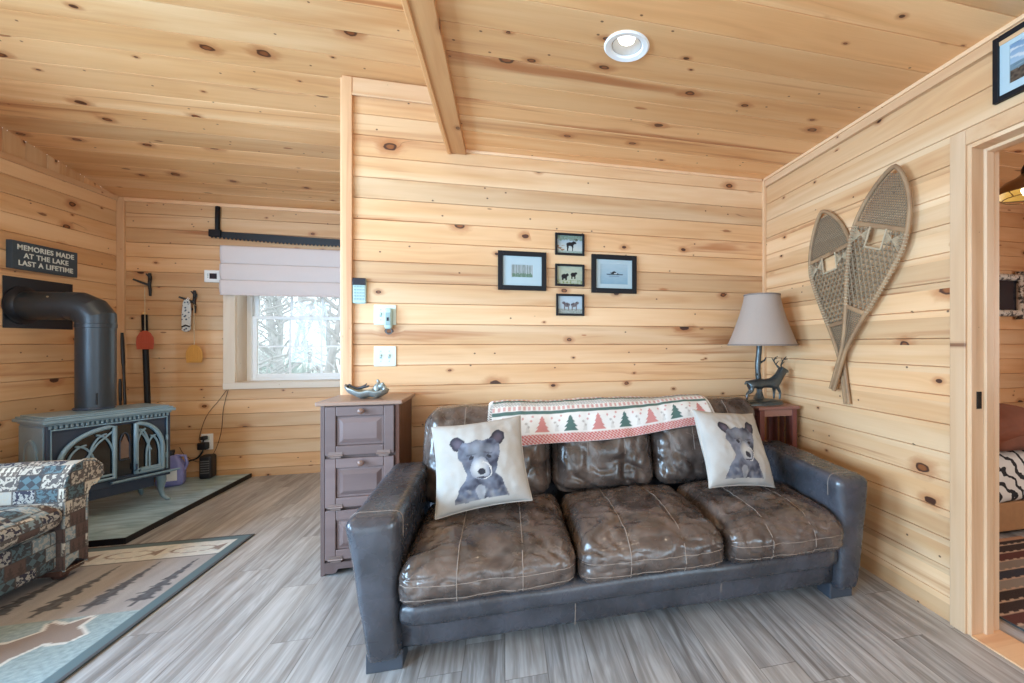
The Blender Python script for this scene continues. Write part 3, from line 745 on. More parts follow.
# ---------------------------------------------------------------- deer lamp
M_verd = plain('verdigris_bronze', lin(78, 84, 86), 0.34, var=0.5, scale=60, bump=0.3, Metallic=0.6)
M_shade = NT('linen_lampshade')
def _sh(t=M_shade):
    w = t.noise(t.obj(), 380.0, 2)
    b = t.n('BsdfPrincipled', Base_Color=t.mix(w, lin(166, 150, 140), lin(194, 180, 170)), Roughness=0.9)
    tl = t.n('BsdfTranslucent', Color=lin(220, 205, 185)); ms = t.n('MixShader')
    t.set(ms.inputs[0], 0.25); t.set(ms.inputs[1], b.outputs[0]); t.set(ms.inputs[2], tl.outputs[0]); t.t.links.new(ms.outputs[0], t.out.inputs[0]); return t.mat
M_shade = _sh()
def lamp():
    LX, LY, LZ = 1.640, 2.500, 0.800
    root = thing('table_lamp', 'table lamp with bronze buck deer base and grey bell shade on the corner end table', 'lamp', (LX, LY, LZ))
    bs = MB(); n = 30; vs = []; 
    def bfn(u, v):
        a = 2 * PI * u; r = 1 - v ** 2.2
        rr = (1 + 0.10 * nz(math.cos(a) * 2, math.sin(a) * 2, 1)) 
        return (0.150 * rr * (1 - v * v * 0.96) * math.cos(a), 0.078 * rr * (1 - v * v * 0.96) * math.sin(a), 0.036 * v ** 0.5 + 0.008 * nz(math.cos(a) * 3 * (1 - v), math.sin(a) * 3 * (1 - v), 3) * v)
    bs.grid(36, 8, bfn); bs.add([(0.150 * (1 + 0.10 * nz(math.cos(2 * PI * i / 36) * 2, math.sin(2 * PI * i / 36) * 2, 1)) * math.cos(2 * PI * i / 36), 0.078 * (1 + 0.10 * nz(math.cos(2 * PI * i / 36) * 2, math.sin(2 * PI * i / 36) * 2, 1)) * math.sin(2 * PI * i / 36), 0) for i in range(36)], [tuple(range(35, -1, -1))])
    bs.build('base', M_verd, root, smooth=60)
    pts = []; rs = []
    for k in range(16):
        z = 0.028 + 0.40 * k / 15; pts.append((-0.008 + 0.006 * math.sin(z * 20), 0.035, z)); rs.append((0.018 + 0.022 * max(0, 1 - (z - 0.028) / 0.07) ** 2) * (1 + 0.12 * nz(z * 30, 0, 1)))
    tk = MB().tube(pts, rs, 10); tk.tube([(0.0, 0.03, 0.27), (0.025, 0.02, 0.285), (0.034, 0.016, 0.305)], [0.008, 0.006, 0.004], 6); tk.tube([(-0.01, 0.03, 0.18), (-0.035, 0.02, 0.2)], [0.008, 0.004], 6)
    tk.build('tree_trunk', M_verd, root, smooth=60)
    V = [(-0.088, 0, .150), (-0.03, 0, .142), (.035, 0, .142), (.082, 0, .152), (.108, 0, .190), (.124, 0, .226), (.150, 0, .222), (.172, 0, .214),
         (.080, .020, .118), (.084, .022, .080), (.082, .022, .036), (.080, -.020, .118), (.098, -.022, .082), (.094, -.022, .036),
         (-.090, .020, .125), (-.076, .022, .098), (-.106, .022, .074), (-.100, .022, .036), (-.092, -.020, .125), (-.094, -.022, .098), (-.128, -.022, .076), (-.132, -.022, .034),
         (-.118, 0, .158), (-.132, 0, .136), (.118, .020, .240), (.108, .034, .250), (.118, -.020, .240), (.108, -.034, .250)]
    Ed = [(0, 1), (1, 2), (2, 3), (3, 4), (4, 5), (5, 6), (6, 7), (3, 8), (8, 9), (9, 10), (3, 11), (11, 12), (12, 13), (0, 14), (14, 15), (15, 16), (16, 17), (0, 18), (18, 19), (19, 20), (20, 21), (0, 22), (22, 23), (5, 24), (24, 25), (5, 26), (26, 27)]
    Rd = [.034, .033, .032, .036, .026, .024, .016, .010, .015, .008, .007, .015, .008, .007, .019, .013, .008, .007, .019, .013, .008, .007, .010, .005, .006, .005, .006, .005]
    V = [(x * 1.06 - 0.005, y - 0.022, z * 1.0 - 0.004) for x, y, z in V]
    skin('deer', V, Ed, Rd, M_verd, root, sub=1)
    an = MB()
    for s in (-1, 1):
        an.tube([(.116, -.022 + s * .010, .238), (.100, -.022 + s * .028, .258), (.098, -.022 + s * .046, .282), (.112, -.022 + s * .050, .302), (.128, -.022 + s * .044, .312)], [.005, .0045, .004, .0035, .002], 6)
        for p, q in (((.100, -.022 + s * .028, .258), (.124, -.022 + s * .032, .280)), ((.098, -.022 + s * .046, .280), (.086, -.022 + s * .052, .304)), ((.106, -.022 + s * .049, .294), (.130, -.022 + s * .056, .296))):
            an.tube([p, q], [.004, .002], 6)
    an.build('antlers', M_verd, root)
    MB().tube([(-0.006, 0.035, 0.40), (-0.006, 0.035, 0.56)], 0.006, 8).build('stem', M_black, root)
    zb, zt = 0.388, 0.712
    prof = []
    for k in range(13):
        t = k / 12; prof.append((0.112 + 0.104 * (1 - t) ** 1.3, zb + (zt - zb) * t))
    sh = MB().lathe(prof + [(r - 0.003, z) for r, z in prof[::-1]], 48, Matrix.Translation((-0.006, 0.0, 0)), closed=True)
    so = sh.build('lamp_shade', M_shade, root, smooth=50)
    for r, z in ((0.2165, zb), (0.1125, zt)):
        MB().lathe([(r + 0.003, z - 0.005), (r + 0.003, z + 0.005), (r - 0.005, z + 0.005), (r - 0.005, z - 0.005)], 48, Matrix.Translation((-0.006, 0, 0)), closed=True).build('shade_trim', M_shadetrim, so)
    MB().tube([(-0.006, 0.035, 0.555), (-0.006, 0.0, 0.68), (-0.006, 0, 0.725)], 0.003, 6).build('finial', M_black, root)
    MB().tube([(-0.106, 0, zt - 0.008), (0.10, 0, zt - 0.008)], 0.002, 6).build('shade_spider', M_black, so)
M_shadetrim = plain('grey_braid', lin(128, 116, 108), 0.9)
lamp()

# ---------------------------------------------------------------- narrow three bin cabinet
def cabinet():
    x0, x1, y0, y1, zt = -0.922, -0.548, 2.490, 2.800, 0.898
    root = thing('bin_cabinet', 'narrow mauve brown cabinet with three panelled tilt doors beside the sofa', 'cabinet', ((x0 + x1) / 2, y0, 0))
    hw = (x1 - x0) / 2; D = y1 - y0
    MB().box(-hw - 0.018, hw + 0.018, -0.020, D, zt - 0.022, zt).build('cabinet_top', M_cabtop, root, bevel=0.005, smooth=0)
    body = MB(); body.box(-hw, -hw + 0.02, 0.0, D, 0, zt - 0.022)
    body.box(-hw + 0.02, hw - 0.02, 0.012, D - 0.0, 0.05, zt - 0.0225)
    bo = body.build('cabinet_body', M_cabv, root, bevel=0.002, smooth=0)
    MB().box(hw - 0.02, hw, 0.0, D, 0, zt - 0.022).build('side_panel', M_cabside, root, bevel=0.002, smooth=0)
    kick = [(-hw + 0.02, 0.068), (hw - 0.02, 0.068), (hw - 0.02, 0.012), (hw - 0.07, 0.012), (hw - 0.085, 0.034), (-hw + 0.085, 0.034), (-hw + 0.07, 0.012), (-hw + 0.02, 0.012)]
    MB().prism(kick, -0.010, 0.002, Matrix(((1, 0, 0, 0), (0, 0, 1, 0.004), (0, 1, 0, 0), (0, 0, 0, 1)))).build('plinth', M_cabv, root, smooth=0)
    zs = [(0.082, 0.335), (0.350, 0.603), (0.618, 0.871)]
    for z0, z1 in zs:
        w = hw - 0.024
        d = MB(); fr = 0.050; y = -0.010
        d.box(-w, -w + fr, y, 0.010, z0, z1); d.box(w - fr, w, y, 0.010, z0, z1); d.box(-w + fr, w - fr, y, 0.010, z1 - fr, z1); d.box(-w + fr, w - fr, y, 0.010, z0, z0 + fr)
        d.box(-w + fr, w - fr, 0.000, 0.0108, z0 + fr, z1 - fr)
        do = d.build('door', M_cab, root, bevel=0.004, smooth=0)
        a, b, c, e = -w + fr + 0.012, w - fr - 0.012, z0 + fr + 0.012, z1 - fr - 0.012; g = 0.022
        p = MB(); p.add([(a, 0.0, c), (b, 0.0, c), (b, 0.0, e), (a, 0.0, e), (a + g, -0.010, c + g), (b - g, -0.010, c + g), (b - g, -0.010, e - g), (a + g, -0.010, e - g)],
                        [(4, 5, 6, 7), (0, 1, 5, 4), (1, 2, 6, 5), (2, 3, 7, 6), (3, 0, 4, 7)])
        p.build('raised_panel', M_cab, do, smooth=0)
        kn = MB().lathe([(0.006, 0), (0.006, 0.010), (0.015, 0.018), (0.016, 0.026), (0.010, 0.032), (0.0, 0.033)], 20, Matrix.Translation((0.01, y, z1 - 0.024)) @ Matrix.Rotation(PI / 2, 4, 'X'))
        kn.build('knob', M_cabknob, do, smooth=50)
        for sx in (-1, 1):
            h = MB(); xc = sx * (w - 0.05)
            h.box(xc - 0.032, xc + 0.032, y - 0.003, y, z0 + 0.003, z0 + 0.020); h.tube([(xc - 0.034, y - 0.004, z0 + 0.002), (xc + 0.034, y - 0.004, z0 + 0.002)], 0.005, 8)
            h.box(xc - 0.024, xc + 0.024, y - 0.003, y, z0 - 0.012, z0 + 0.002)
            h.build('hinge', M_hinge, do, smooth=30)
M_cabtop = cherry('cabinet_top_sheen', lin(168, 142, 124), lin(150, 122, 106), lin(128, 100, 86), 0)  # sheen on the top face put into a paler wood tone
M_cabknob = plain('brown_knob', lin(122, 92, 80), 0.3)
M_hinge = plain('brushed_hinge', lin(130, 112, 106), 0.4, Metallic=0.5)
cabinet()

# ---------------------------------------------------------------- carved lizard-like driftwood piece on the cabinet
M_pewter = plain('weathered_pewter', lin(150, 160, 160), 0.35, var=0.4, scale=50, bump=0.4, Metallic=0.5)
def sculpture():
    root = thing('carved_sculpture', 'grey carved tray sculpture with curled end and small figure on the narrow cabinet', 'sculpture', (-0.735, 2.60, 0.905))
    m = MB()
    def dish(u, v):                # long open trough
        t = 2 * u - 1; a = PI + PI * v
        r = 0.034 * (1 - abs(t) ** 4) ** 0.5 + 0.004
        lift = 0.035 * max(0, -t - 0.35) ** 1.5 * 2 + 0.004 * math.sin(t * 9)
        return (0.105 * t, 0.048 * math.cos(a) * (1 - abs(t) ** 4) ** 0.5, 0.038 + r * math.sin(a) * 0.95 + lift)
    m.grid(30, 12, dish)
    o = m.build('tray', M_pewter, root, smooth=60); sd = o.modifiers.new('thick', 'SOLIDIFY'); sd.thickness = 0.006; sd.offset = 1
    skin('figure', [(.030, 0, .040), (.052, 0, .052), (.074, 0, .056), (.092, 0, .044), (.100, .0, .028), (.056, .012, .080), (.082, -.01, .078), (.052, .016, .030), (.082, .018, .022), (.052, -.018, .026), (.086, -.02, .018), (.046, .010, .094)],
         [(0, 1), (1, 2), (2, 3), (3, 4), (1, 5), (2, 6), (1, 7), (3, 8), (1, 9), (3, 10), (5, 11)], [.012, .018, .018, .013, .008, .008, .006, .008, .006, .008, .006, .006], M_pewter, root, sub=1)
    skin('tail', [(-.098, 0, .050), (-.090, 0, .072), (-.074, 0, .056), (-.05, 0, .046), (-.02, 0, .052), (.012, 0, .060), (.0, .0, .074)], [(0, 1), (1, 2), (2, 3), (3, 4), (4, 5), (4, 6)], [.006, .005, .007, .008, .008, .006, .003], M_darkpewter, root, sub=1)
M_darkpewter = plain('dark_pewter', lin(72, 74, 80), 0.35, var=0.4, scale=50, Metallic=0.5)
sculpture()

# ---------------------------------------------------------------- remote, switches and phone on the sofa wall
M_ivory = plain('ivory_plastic', lin(204, 216, 206), 0.4, var=0.02)
M_ltgreen = plain('pale_green_plastic', lin(176, 202, 196), 0.45, var=0.03)
M_greykey = plain('grey_key_plastic', lin(142, 166, 166), 0.5, var=0.03)
M_screen = plain('dark_screen', lin(28, 32, 44), 0.2, var=0.05)
def remote():
    root = thing('wall_remote', 'small fan remote with dark top and pale keys beside the wooden corner post', 'remote', (-0.831, YB, 1.507))
    MB().box(-0.036, 0.036, -0.018, -0.002, -0.073, 0.073).build('remote_body', M_ltgreen, root, bevel=0.005)
    MB().box(-0.036, 0.036, -0.022, -0.0178, 0.032, 0.074).build('display', M_screen, root, bevel=0.003)
    for r in range(5):
        for c in range(4):
            MB().box(-0.028 + c * 0.015, -0.017 + c * 0.015, -0.0205, -0.0178, 0.018 - r * 0.018, 0.028 - r * 0.018).build('button', M_greykey, root, smooth=0)
    MB().box(-0.028, 0.028, -0.004, 0.0, -0.076, -0.03).build('wall_bracket', M_ivory, root, smooth=0)
remote()
def switch_plate(z, label):
    root = thing('switch_plate', label, 'light switch', (-0.695, YB, z), group='switch plates on the sofa wall')
    MB().box(-0.061, 0.061, -0.007, 0.0, -0.06, 0.06).build('plate', M_ivory, root, bevel=0.003)
    for x in (-0.023, 0.023):
        MB().box(x - 0.005, x + 0.005, -0.009, -0.0065, -0.013, 0.013).build('toggle_slot', M_greykey, root, smooth=0)
        t = MB(); t.add([(x - 0.004, -0.008, -0.004), (x + 0.004, -0.008, -0.004), (x + 0.004, -0.008, 0.008), (x - 0.004, -0.008, 0.008), (x - 0.003, -0.017, 0.006), (x + 0.003, -0.017, 0.006), (x + 0.003, -0.015, 0.011), (x - 0.003, -0.015, 0.011)], [(0, 1, 5, 4), (1, 2, 6, 5), (2, 3, 7, 6), (3, 0, 4, 7), (4, 5, 6, 7)]); t.build('toggle', M_ivory, root, smooth=0)
        for zz in (-0.03, 0.03): MB().lathe([(0.0, 0), (0.003, 0.0), (0.003, 0.001), (0, 0.0015)], 10, Matrix.Translation((x, -0.007, zz)) @ Matrix.Rotation(PI / 2, 4, 'X')).build('screw', M_greykey, root)
switch_plate(1.368, 'ivory double switch plate with a torch hanging in front of it')
switch_plate(1.121, 'ivory double switch plate with both toggles in clear view above the cabinet')
def torch():
    root = thing('handheld_torch', 'slim grey torch with a wrist loop hanging on the upper switch plate', 'torch', (-0.672, YB - 0.024, 1.335))
    b = MB(); b.rbox(-0.021, 0.021, -0.014, 0.014, -0.052, 0.072, 0.012, 6); b.build('torch_body', M_ltgreen, root)
    MB().box(-0.013, 0.013, -0.0165, -0.0135, -0.03, 0.045).build('torch_panel', M_greykey, root, bevel=0.001, smooth=0)
    MB().box(-0.006, 0.006, -0.0185, -0.016, -0.005, 0.016).build('torch_button', M_screen, root, smooth=0)
    pts = [(0.004 + 0.016 * math.sin(a), -0.004, -0.066 + 0.016 * math.cos(a)) for a in [2 * PI * k / 20 for k in range(21)]]
    MB().tube(pts, 0.0035, 6, cap=False).build('wrist_loop', M_greydark, root)
    MB().box(-0.010, 0.010, 0.013, 0.018, 0.03, 0.06).build('clip', M_greydark, root, smooth=0)
M_greydark = plain('grey_dark_plastic', lin(96, 98, 98), 0.5)
torch()

# ---------------------------------------------------------------- framed pictures
def picture(label, cx, cz, w, h, fw, mat_w, art, M=None, group='framed prints on the sofa wall', cat='picture', nres=(60, 44)):
    root = thing('picture_frame', label, cat, (cx, YB, cz), group=group)
    if M is not None: root.matrix_world = M
    f = MB(); a, b = w / 2, h / 2; z0, z1 = -0.020, -0.001
    def ring(m, a, b, t, y0, y1):
        m.box(-a, -a + t, y0, y1, -b, b); m.box(a - t, a, y0, y1, -b, b); m.box(-a + t, a - t, y0, y1, b - t, b); m.box(-a + t, a - t, y0, y1, -b, -b + t)
    ring(f, a, b, fw, z0, z1)
    f.build('frame', M_blackwood, root, bevel=0.0025, smooth=0)
    ia, ib = a - fw, b - fw
    if mat_w > 0:
        m = MB(); ring(m, ia + 0.001, ib + 0.001, mat_w, -0.010, -0.006); m.build('mat_board', M_mat, root, smooth=0)
    pa, pb = ia - mat_w + 0.002, ib - mat_w + 0.002
    nu, nv = nres
    g = MB().grid(nu, nv, lambda u, v: (-pa + 2 * pa * u, -0.0065, -pb + 2 * pb * v))
    cols = [art(2.0 * i / nu - 1, 2.0 * j / nv - 1) for j in range(nv + 1) for i in range(nu + 1)]
    g.build('print', M_print, root, cols=cols, smooth=0)
    MB().box(-ia - 0.001, ia + 0.001, -0.0025, -0.001, -ib - 0.001, ib + 0.001).build('backing', M_blackwood, root, smooth=0)
    return root
def art_birch(x, y):
    if abs(x) > 0.96 or abs(y) > 0.96: return lin(226, 232, 232)
    t = nz(x * 14, 0, 1) + 0.4 * nz(x * 30, y * 1.5, 2); c = mixc(lin(112, 126, 122), lin(206, 214, 214), 0.5 + t)
    if y < -0.4 + 0.25 * nz(x * 6, 0, 5): c = mixc(c, lin(92, 130, 96), 0.7 + 0.5 * nz(x * 9, y * 9, 1))
    return c
def art_moose(x, y):
    c = mixc(lin(176, 196, 210), lin(214, 220, 214), 0.5 - y)
    if y > 0.45 + 0.3 * nz(x * 5, 0, 2): c = mixc(lin(120, 140, 120), lin(150, 170, 160), 0.5 + nz(x * 9, y * 9))
    if x < -0.4 and y < -0.1 and nz(x * 6, y * 6, 3) > 0.05: c = lin(170, 130, 96)
    body = [(-0.28, 0.05), (-0.15, 0.22), (0.15, 0.25), (0.3, 0.38), (0.48, 0.30), (0.52, 0.08), (0.40, 0.06), (0.32, 0.02), (0.27, -0.2), (0.26, -0.75), (0.2, -0.75), (0.16, -0.2), (-0.08, -0.15), (-0.12, -0.75), (-0.2, -0.75), (-0.24, -0.15)]
    if inpoly(x, y, body): c = lin(32, 28, 34)
    if ell(x, y, 0.5, 0.52, 0.16, 0.1) < 1 and nz(x * 12, y * 12) > -0.1: c = lin(70, 56, 50)
    if y < -0.72: c = mixc(lin(150, 176, 160), lin(190, 200, 190), 0.5 + nz(x * 8, y * 8))
    return c
def art_bears(x, y):
    c = mixc(lin(206, 208, 180), lin(176, 190, 176), 0.5 + 0.5 * nz(x * 4, y * 4, 2))
    for cx, cy, s in ((-0.42, -0.12, 1.0), (0.28, 0.08, 0.9)):
        if ell(x, y, cx, cy, 0.24 * s, 0.26 * s) < 1 or ell(x, y, cx + 0.22 * s, cy + 0.16 * s, 0.13 * s, 0.15 * s) < 1 or (abs(abs(x - cx) - 0.13 * s) < 0.06 and cy - 0.45 < y < cy): c = lin(28, 26, 30)
    if y < -0.5 and nz(x * 7, y * 7, 6) > 0.1: c = lin(150, 160, 110)
    return c
def art_birds(x, y):
    c = mixc(lin(206, 222, 230), lin(186, 206, 220), 0.5 + 0.5 * nz(x * 3, y * 3, 4))
    if y < -0.45: c = mixc(lin(150, 160, 150), lin(190, 196, 190), 0.5 + nz(x * 9, y * 9))
    for cx, f in ((-0.30, 1), (0.34, -1)):
        leg = abs(abs(x - cx) - 0.16) < 0.05 and -0.62 < y < -0.1
        hd = ell(x, y, cx - 0.22 * f, 0.22, 0.15, 0.15); bd = ell(x, y, cx + 0.03 * f, 0.0, 0.26, 0.24)
        if leg or hd < 1 or bd < 1: c = mixc(lin(70, 62, 72), lin(150, 140, 140), 0.4 + 0.8 * nz(x * 7, y * 7, 8) + (0.25 if y < 0 else 0))
    return c
def art_loon(x, y):
    c = mixc(lin(150, 186, 206), lin(192, 214, 224), 0.5 + 0.5 * y + 0.2 * nz(x * 3, y * 14, 1))
    if ell(x, y, 0.05, -0.02, 0.62, 0.07) < 1: c = lin(52, 70, 84)
    if ell(x, y, 0.04, 0.04, 0.30, 0.10) < 1: c = lin(70, 84, 92)
    if ell(x, y, 0.0, 0.14, 0.15, 0.14) < 1: c = lin(20, 22, 30)
    if ell(x, y, 0.1, 0.08, 0.12, 0.05) < 1: c = lin(226, 232, 236)
    if inpoly(x, y, [(-0.12, 0.18), (-0.34, 0.12), (-0.12, 0.1)]): c = lin(24, 24, 30)
    if ell(x, y, 0.0, -0.2, 0.4, 0.06) < 1: c = mixc(c, lin(110, 140, 160), 0.6)
    return c
picture('black framed print of pale birch woods with a wide mat, nearest the switches', 0.108, 1.660, 0.303, 0.247, 0.030, 0.055, art_birch)
picture('small black framed moose print, topmost of the column of three', 0.413, 1.846, 0.193, 0.143, 0.014, 0.0, art_moose)
picture('small black framed print of two bears, middle of the column of three', 0.413, 1.644, 0.193, 0.144, 0.014, 0.0, art_bears)
picture('small black framed print of pale animals, lowest of the column of three', 0.416, 1.450, 0.186, 0.142, 0.014, 0.0, art_birds)
picture('black framed print of a loon swimming on blue water', 0.713, 1.662, 0.312, 0.256, 0.032, 0.030, art_loon)
def art_coast(x, y):
    c = mixc(lin(178, 200, 218), lin(130, 160, 190), y)
    if nz(x * 2.5, y * 5, 3) > 0.15 and y > 0.1: c = lin(222, 226, 228)
    if y < 0.0: c = mixc(lin(110, 136, 150), lin(150, 170, 178), 0.5 + nz(x * 3, y * 12))
    if y < -0.35 + 0.2 * nz(x * 3, 0, 2): c = mixc(lin(70, 56, 46), lin(120, 100, 84), 0.5 + nz(x * 9, y * 9))
    return c
# on the right-hand wall, over the doorway: local x runs along the wall towards the camera
picture('large black framed coast print with white mat high over the doorway', 0, 0, 0.32, 0.25, 0.020, 0.034, art_coast,
        M=frame_m((XR, 1.277 - 0.16, 2.25), nY, (1, 0, 0), Z_) , group=None)

# ---------------------------------------------------------------- snowshoes on the wall by the doorway
M_ash = wood('weathered_ash', axis=2, knots=0.0, light=lin(172, 138, 102), mid=lin(146, 114, 84), amber=lin(108, 84, 64), knot=lin(60, 44, 34), rough=0.6)
M_hide = plain('rawhide_webbing', lin(134, 114, 90), 0.7, var=0.3, scale=80)
M_lampwick = plain('pale_rawhide_lacing', lin(176, 156, 128), 0.7, var=0.25, scale=80)
def snowshoe(label, tip, tail, L, off, group):
    ty, tz = tip; by, bz = tail
    d = Vector((0, by - ty, bz - tz)).normalized(); n = Vector((-1, 0, 0)); s = d.cross(n).normalized()
    # local frame: Y runs tip -> tail, X across, Z off the wall
    root = thing('snowshoe', label, 'snowshoe', (0, 0, 0), group=group)
    root.matrix_world = frame_m((XR - off, ty, tz), d.cross(n), d, n)
    def hw(t):
        if t < 0.30: return 0.168 * math.sin(PI / 2 * min(1, (t / 0.30)) ** 0.74) ** 0.95
        if t < 0.80: q = (t - 0.30) / 0.50; return 0.168 + (0.013 - 0.168) * (q * q * (3 - 2 * q) * 0.45 + q * 0.55)
        return 0.013 - 0.002 * (t - 0.8)
    fr = MB()
    left = [(-hw(t), t * L, 0.012 * max(0, 1 - t / 0.12) ** 2) for t in [0.0, .004, .012, .025, .045, .07] + [0.10 + 0.9 * k / 40 for k in range(41)]]
    right = [(-x, y, z) for x, y, z in left]
    fr.tube(left[::-1] + right[1:], 0.0115, 8)
    fr.build('frame', M_ash, root, smooth=60)
    bars = []
    for t in (0.235, 0.60):
        w = hw(t) + 0.004; b = MB().box(-w, w, t * L - 0.011, t * L + 0.011, -0.006, 0.006)
        bars.append(b.build('crossbar', M_ash, root, bevel=0.003, smooth=0))
    def web(t0, t1, pitch, r, angs, nm, mat, hole=None):
        m = MB()
        for k, a in enumerate(angs):
            c, sn = math.cos(a), math.sin(a); zz = 0.003 * (k - 1)
            N = int(0.6 / pitch)
            for i in range(-N, N + 1):
                o = i * pitch; run = []
                ymid = (t0 + t1) / 2 * L
                for q in range(-120, 121):
                    u = q * 0.004; x = u * c - o * sn; y = ymid + u * sn + o * c; t = y / L
                    ok = t0 < t < t1 and abs(x) < hw(t) - 0.006
                    if ok and hole and abs(x) < hole[2] and hole[0] < t < hole[1]: ok = False
                    if ok: run.append((x, y, zz))
                    if (not ok or q == 120) and run:
                        if len(run) > 2: m.tube([run[0], run[-1]], r, 4, cap=False)
                        run = []
        if m.f: m.build(nm, mat, root, smooth=60)
    web(0.025, 0.225, 0.0115, 0.0017, (0.0, PI / 3, -PI / 3), 'toe_webbing', M_hide)
    web(0.245, 0.59, 0.027, 0.0036, (0.0, PI / 3, -PI / 3), 'foot_webbing', M_hide, (0.245, 0.32, 0.052))
    web(0.61, 0.80, 0.0115, 0.0017, (0.0, PI / 3, -PI / 3), 'heel_webbing', M_hide)
    lac = MB()
    for sx in (-1, 1):
        for k in range(9):
            t = 0.245 + 0.075 * k / 8
            lac.tube([(sx * 0.055, 0.245 * L + 0.004 + k * 0.008, 0.006), (sx * (hw(t) - 0.01), 0.245 * L + 0.085 * (1 - k / 8) + 0.004, 0.006)], 0.0022, 4)
        lac.tube([(sx * 0.052, 0.24 * L, 0.006), (sx * 0.052, 0.325 * L, 0.006)], 0.005, 5)
        for k in range(26):
            t = 0.25 + 0.34 * k / 25; x = sx * hw(t)
            lac.tube([(x - sx * 0.02, t * L, 0.002), (x, t * L + 0.003, 0.0135), (x + sx * 0.0135, t * L + 0.004, 0.0), (x, t * L + 0.005, -0.0125)], 0.0025, 4)
    lac.tube([(-0.055, 0.325 * L, 0.006), (0.055, 0.325 * L, 0.006)], 0.006, 5)
    lac.build('lacing', M_lampwick, root)
    tl = MB(); tl.box(-0.017, 0.017, 0.86 * L, 1.0 * L, -0.009, 0.009); tl.build('tail', M_ash, root, bevel=0.004, smooth=0)
sg = 'snowshoes crossed on the wall'
snowshoe('smaller hung snowshoe, its toe lower and nearer the lamp', (2.189, 1.981), (2.006, 0.862), 1.134, 0.016, sg)
snowshoe('snowshoe hung highest, its toe near the ceiling and its tail crossing over the other', (1.669, 2.040), (2.085, 0.935), 1.18, 0.046, sg)

# ---------------------------------------------------------------- far wall: saw, blind, thermostat, hooks
M_sawsteel = plain('dark_saw_steel', lin(46, 50, 54), 0.35, var=0.25, scale=12, Metallic=0.6)
def saw():
    root = thing('crosscut_saw', 'old black two handed crosscut saw hung above the window blind', 'saw', (-2.52, YW - 0.016, 2.135))
    up, dn = [], []
    n = 96
    for k in range(n + 1):
        x = 1.46 * k / n; up.append((x, 0.050 - 0.028 * (k / n) + 0.0 * k)); 
        base = 0.006 - 0.018 * math.sin(PI * k / n) - 0.022 * (k / n)
        dn.append((x, base if k % 2 == 0 else base - 0.020))
    m = MB()
    vs = []; fs = []
    for (a, b) in zip(up, dn):
        for y in (-0.0015, 0.0015): vs += [(a[0], y, a[1]), (b[0], y, b[1])]
    for k in range(n):
        p, q = 4 * k, 4 * k + 4
        fs += [(p, p + 1, q + 1, q), (p + 2, q + 2, q + 3, p + 3), (p, q, q + 2, p + 2), (p + 1, p + 3, q + 3, q + 1)]
    m.add(vs, fs); m.build('blade', M_sawsteel, root, smooth=0)
    h = MB(); h.tube([(0.055, 0, 0.02), (0.057, 0, 0.05), (0.058, 0, 0.16), (0.060, 0, 0.262), (0.06, 0, 0.268)], [0.012, 0.017, 0.018, 0.019, 0.014], 12); h.build('handle', M_blackwood, root, smooth=50)
    MB().box(-0.004, 0.085, -0.014, 0.012, 0.0, 0.062).build('handle_socket', M_blackwood, root, bevel=0.004, smooth=0)
    h2 = MB(); h2.tube([(1.40, 0, 0.0), (1.40, 0, 0.12), (1.40, 0, 0.25)], [0.014, 0.018, 0.015], 12); h2.build('handle', M_blackwood, root, smooth=50)
    for x in (0.2, 1.25): MB().tube([(x, 0.018, 0.03), (x, -0.006, 0.03)], 0.005, 8).build('nail', M_dark, root)
saw()
M_blind = plain('blind_fabric', lin(216, 206, 204), 0.9, 0.1, var=0.04, scale=200, bump=0.15)
def blind():
    x0, x1 = -2.415, -1.27; z0, z1 = 1.622, 2.052
    root = thing('roman_blind', 'pale grey fabric roman blind half lowered over the window', 'blind', ((x0 + x1) / 2, YW - 0.024, z0))
    hw = (x1 - x0) / 2
    MB().box(-hw, hw, -0.030, 0.0, z1 - z0 - 0.03, z1 - z0).build('headrail', M_white, root, bevel=0.003, smooth=0)
    folds = [(0.0, 0.130), (0.128, 0.275), (0.272, z1 - z0 + 0.002)]
    for k, (a, b) in enumerate(folds):
        yo = -0.052 + 0.006 * k
        def fn(u, v, a=a, b=b, yo=yo, k=k):
            z = a + (b - a) * v
            y = yo + 0.012 * (v - 1) * -1 * (1 - v) - 0.010 * math.sin(PI * v) ** 0.7 + 0.003 * nz(u * 5, v * 2, k)
            y = y if k < 2 else y - 0.003
            return (-hw + 2 * hw * u, y, z + 0.003 * nz(u * 4, k, 1) * (1 - v))
        g = MB().grid(60, 14, fn); o = g.build('fold', M_blind, root, smooth=60)
        sd = o.modifiers.new('thick', 'SOLIDIFY'); sd.thickness = 0.003
    MB().tube([(-hw + 0.004, -0.05, 0.002), (hw - 0.004, -0.05, 0.002)], 0.006, 8).build('hem_bar', M_blind, root)
blind()
def thermostat():
    root = thing('thermostat', 'white wall thermostat with small dark screen next to the blind', 'thermostat', (-2.500, YW, 1.785))
    MB().box(-0.060, 0.060, -0.022, 0.0, -0.052, 0.056).build('thermostat_body', M_white, root, bevel=0.006)
    MB().box(-0.018, 0.036, -0.0235, -0.0215, -0.022, 0.026).build('display', M_screen, root, smooth=0)
    for k in range(3): MB().box(-0.034, -0.026, -0.024, -0.0215, -0.014 + k * 0.014, -0.006 + k * 0.014).build('button', M_greykey, root, smooth=0)
thermostat()
M_iron = plain('cast_black_iron', lin(28, 26, 28), 0.55, var=0.2, scale=60, bump=0.3)
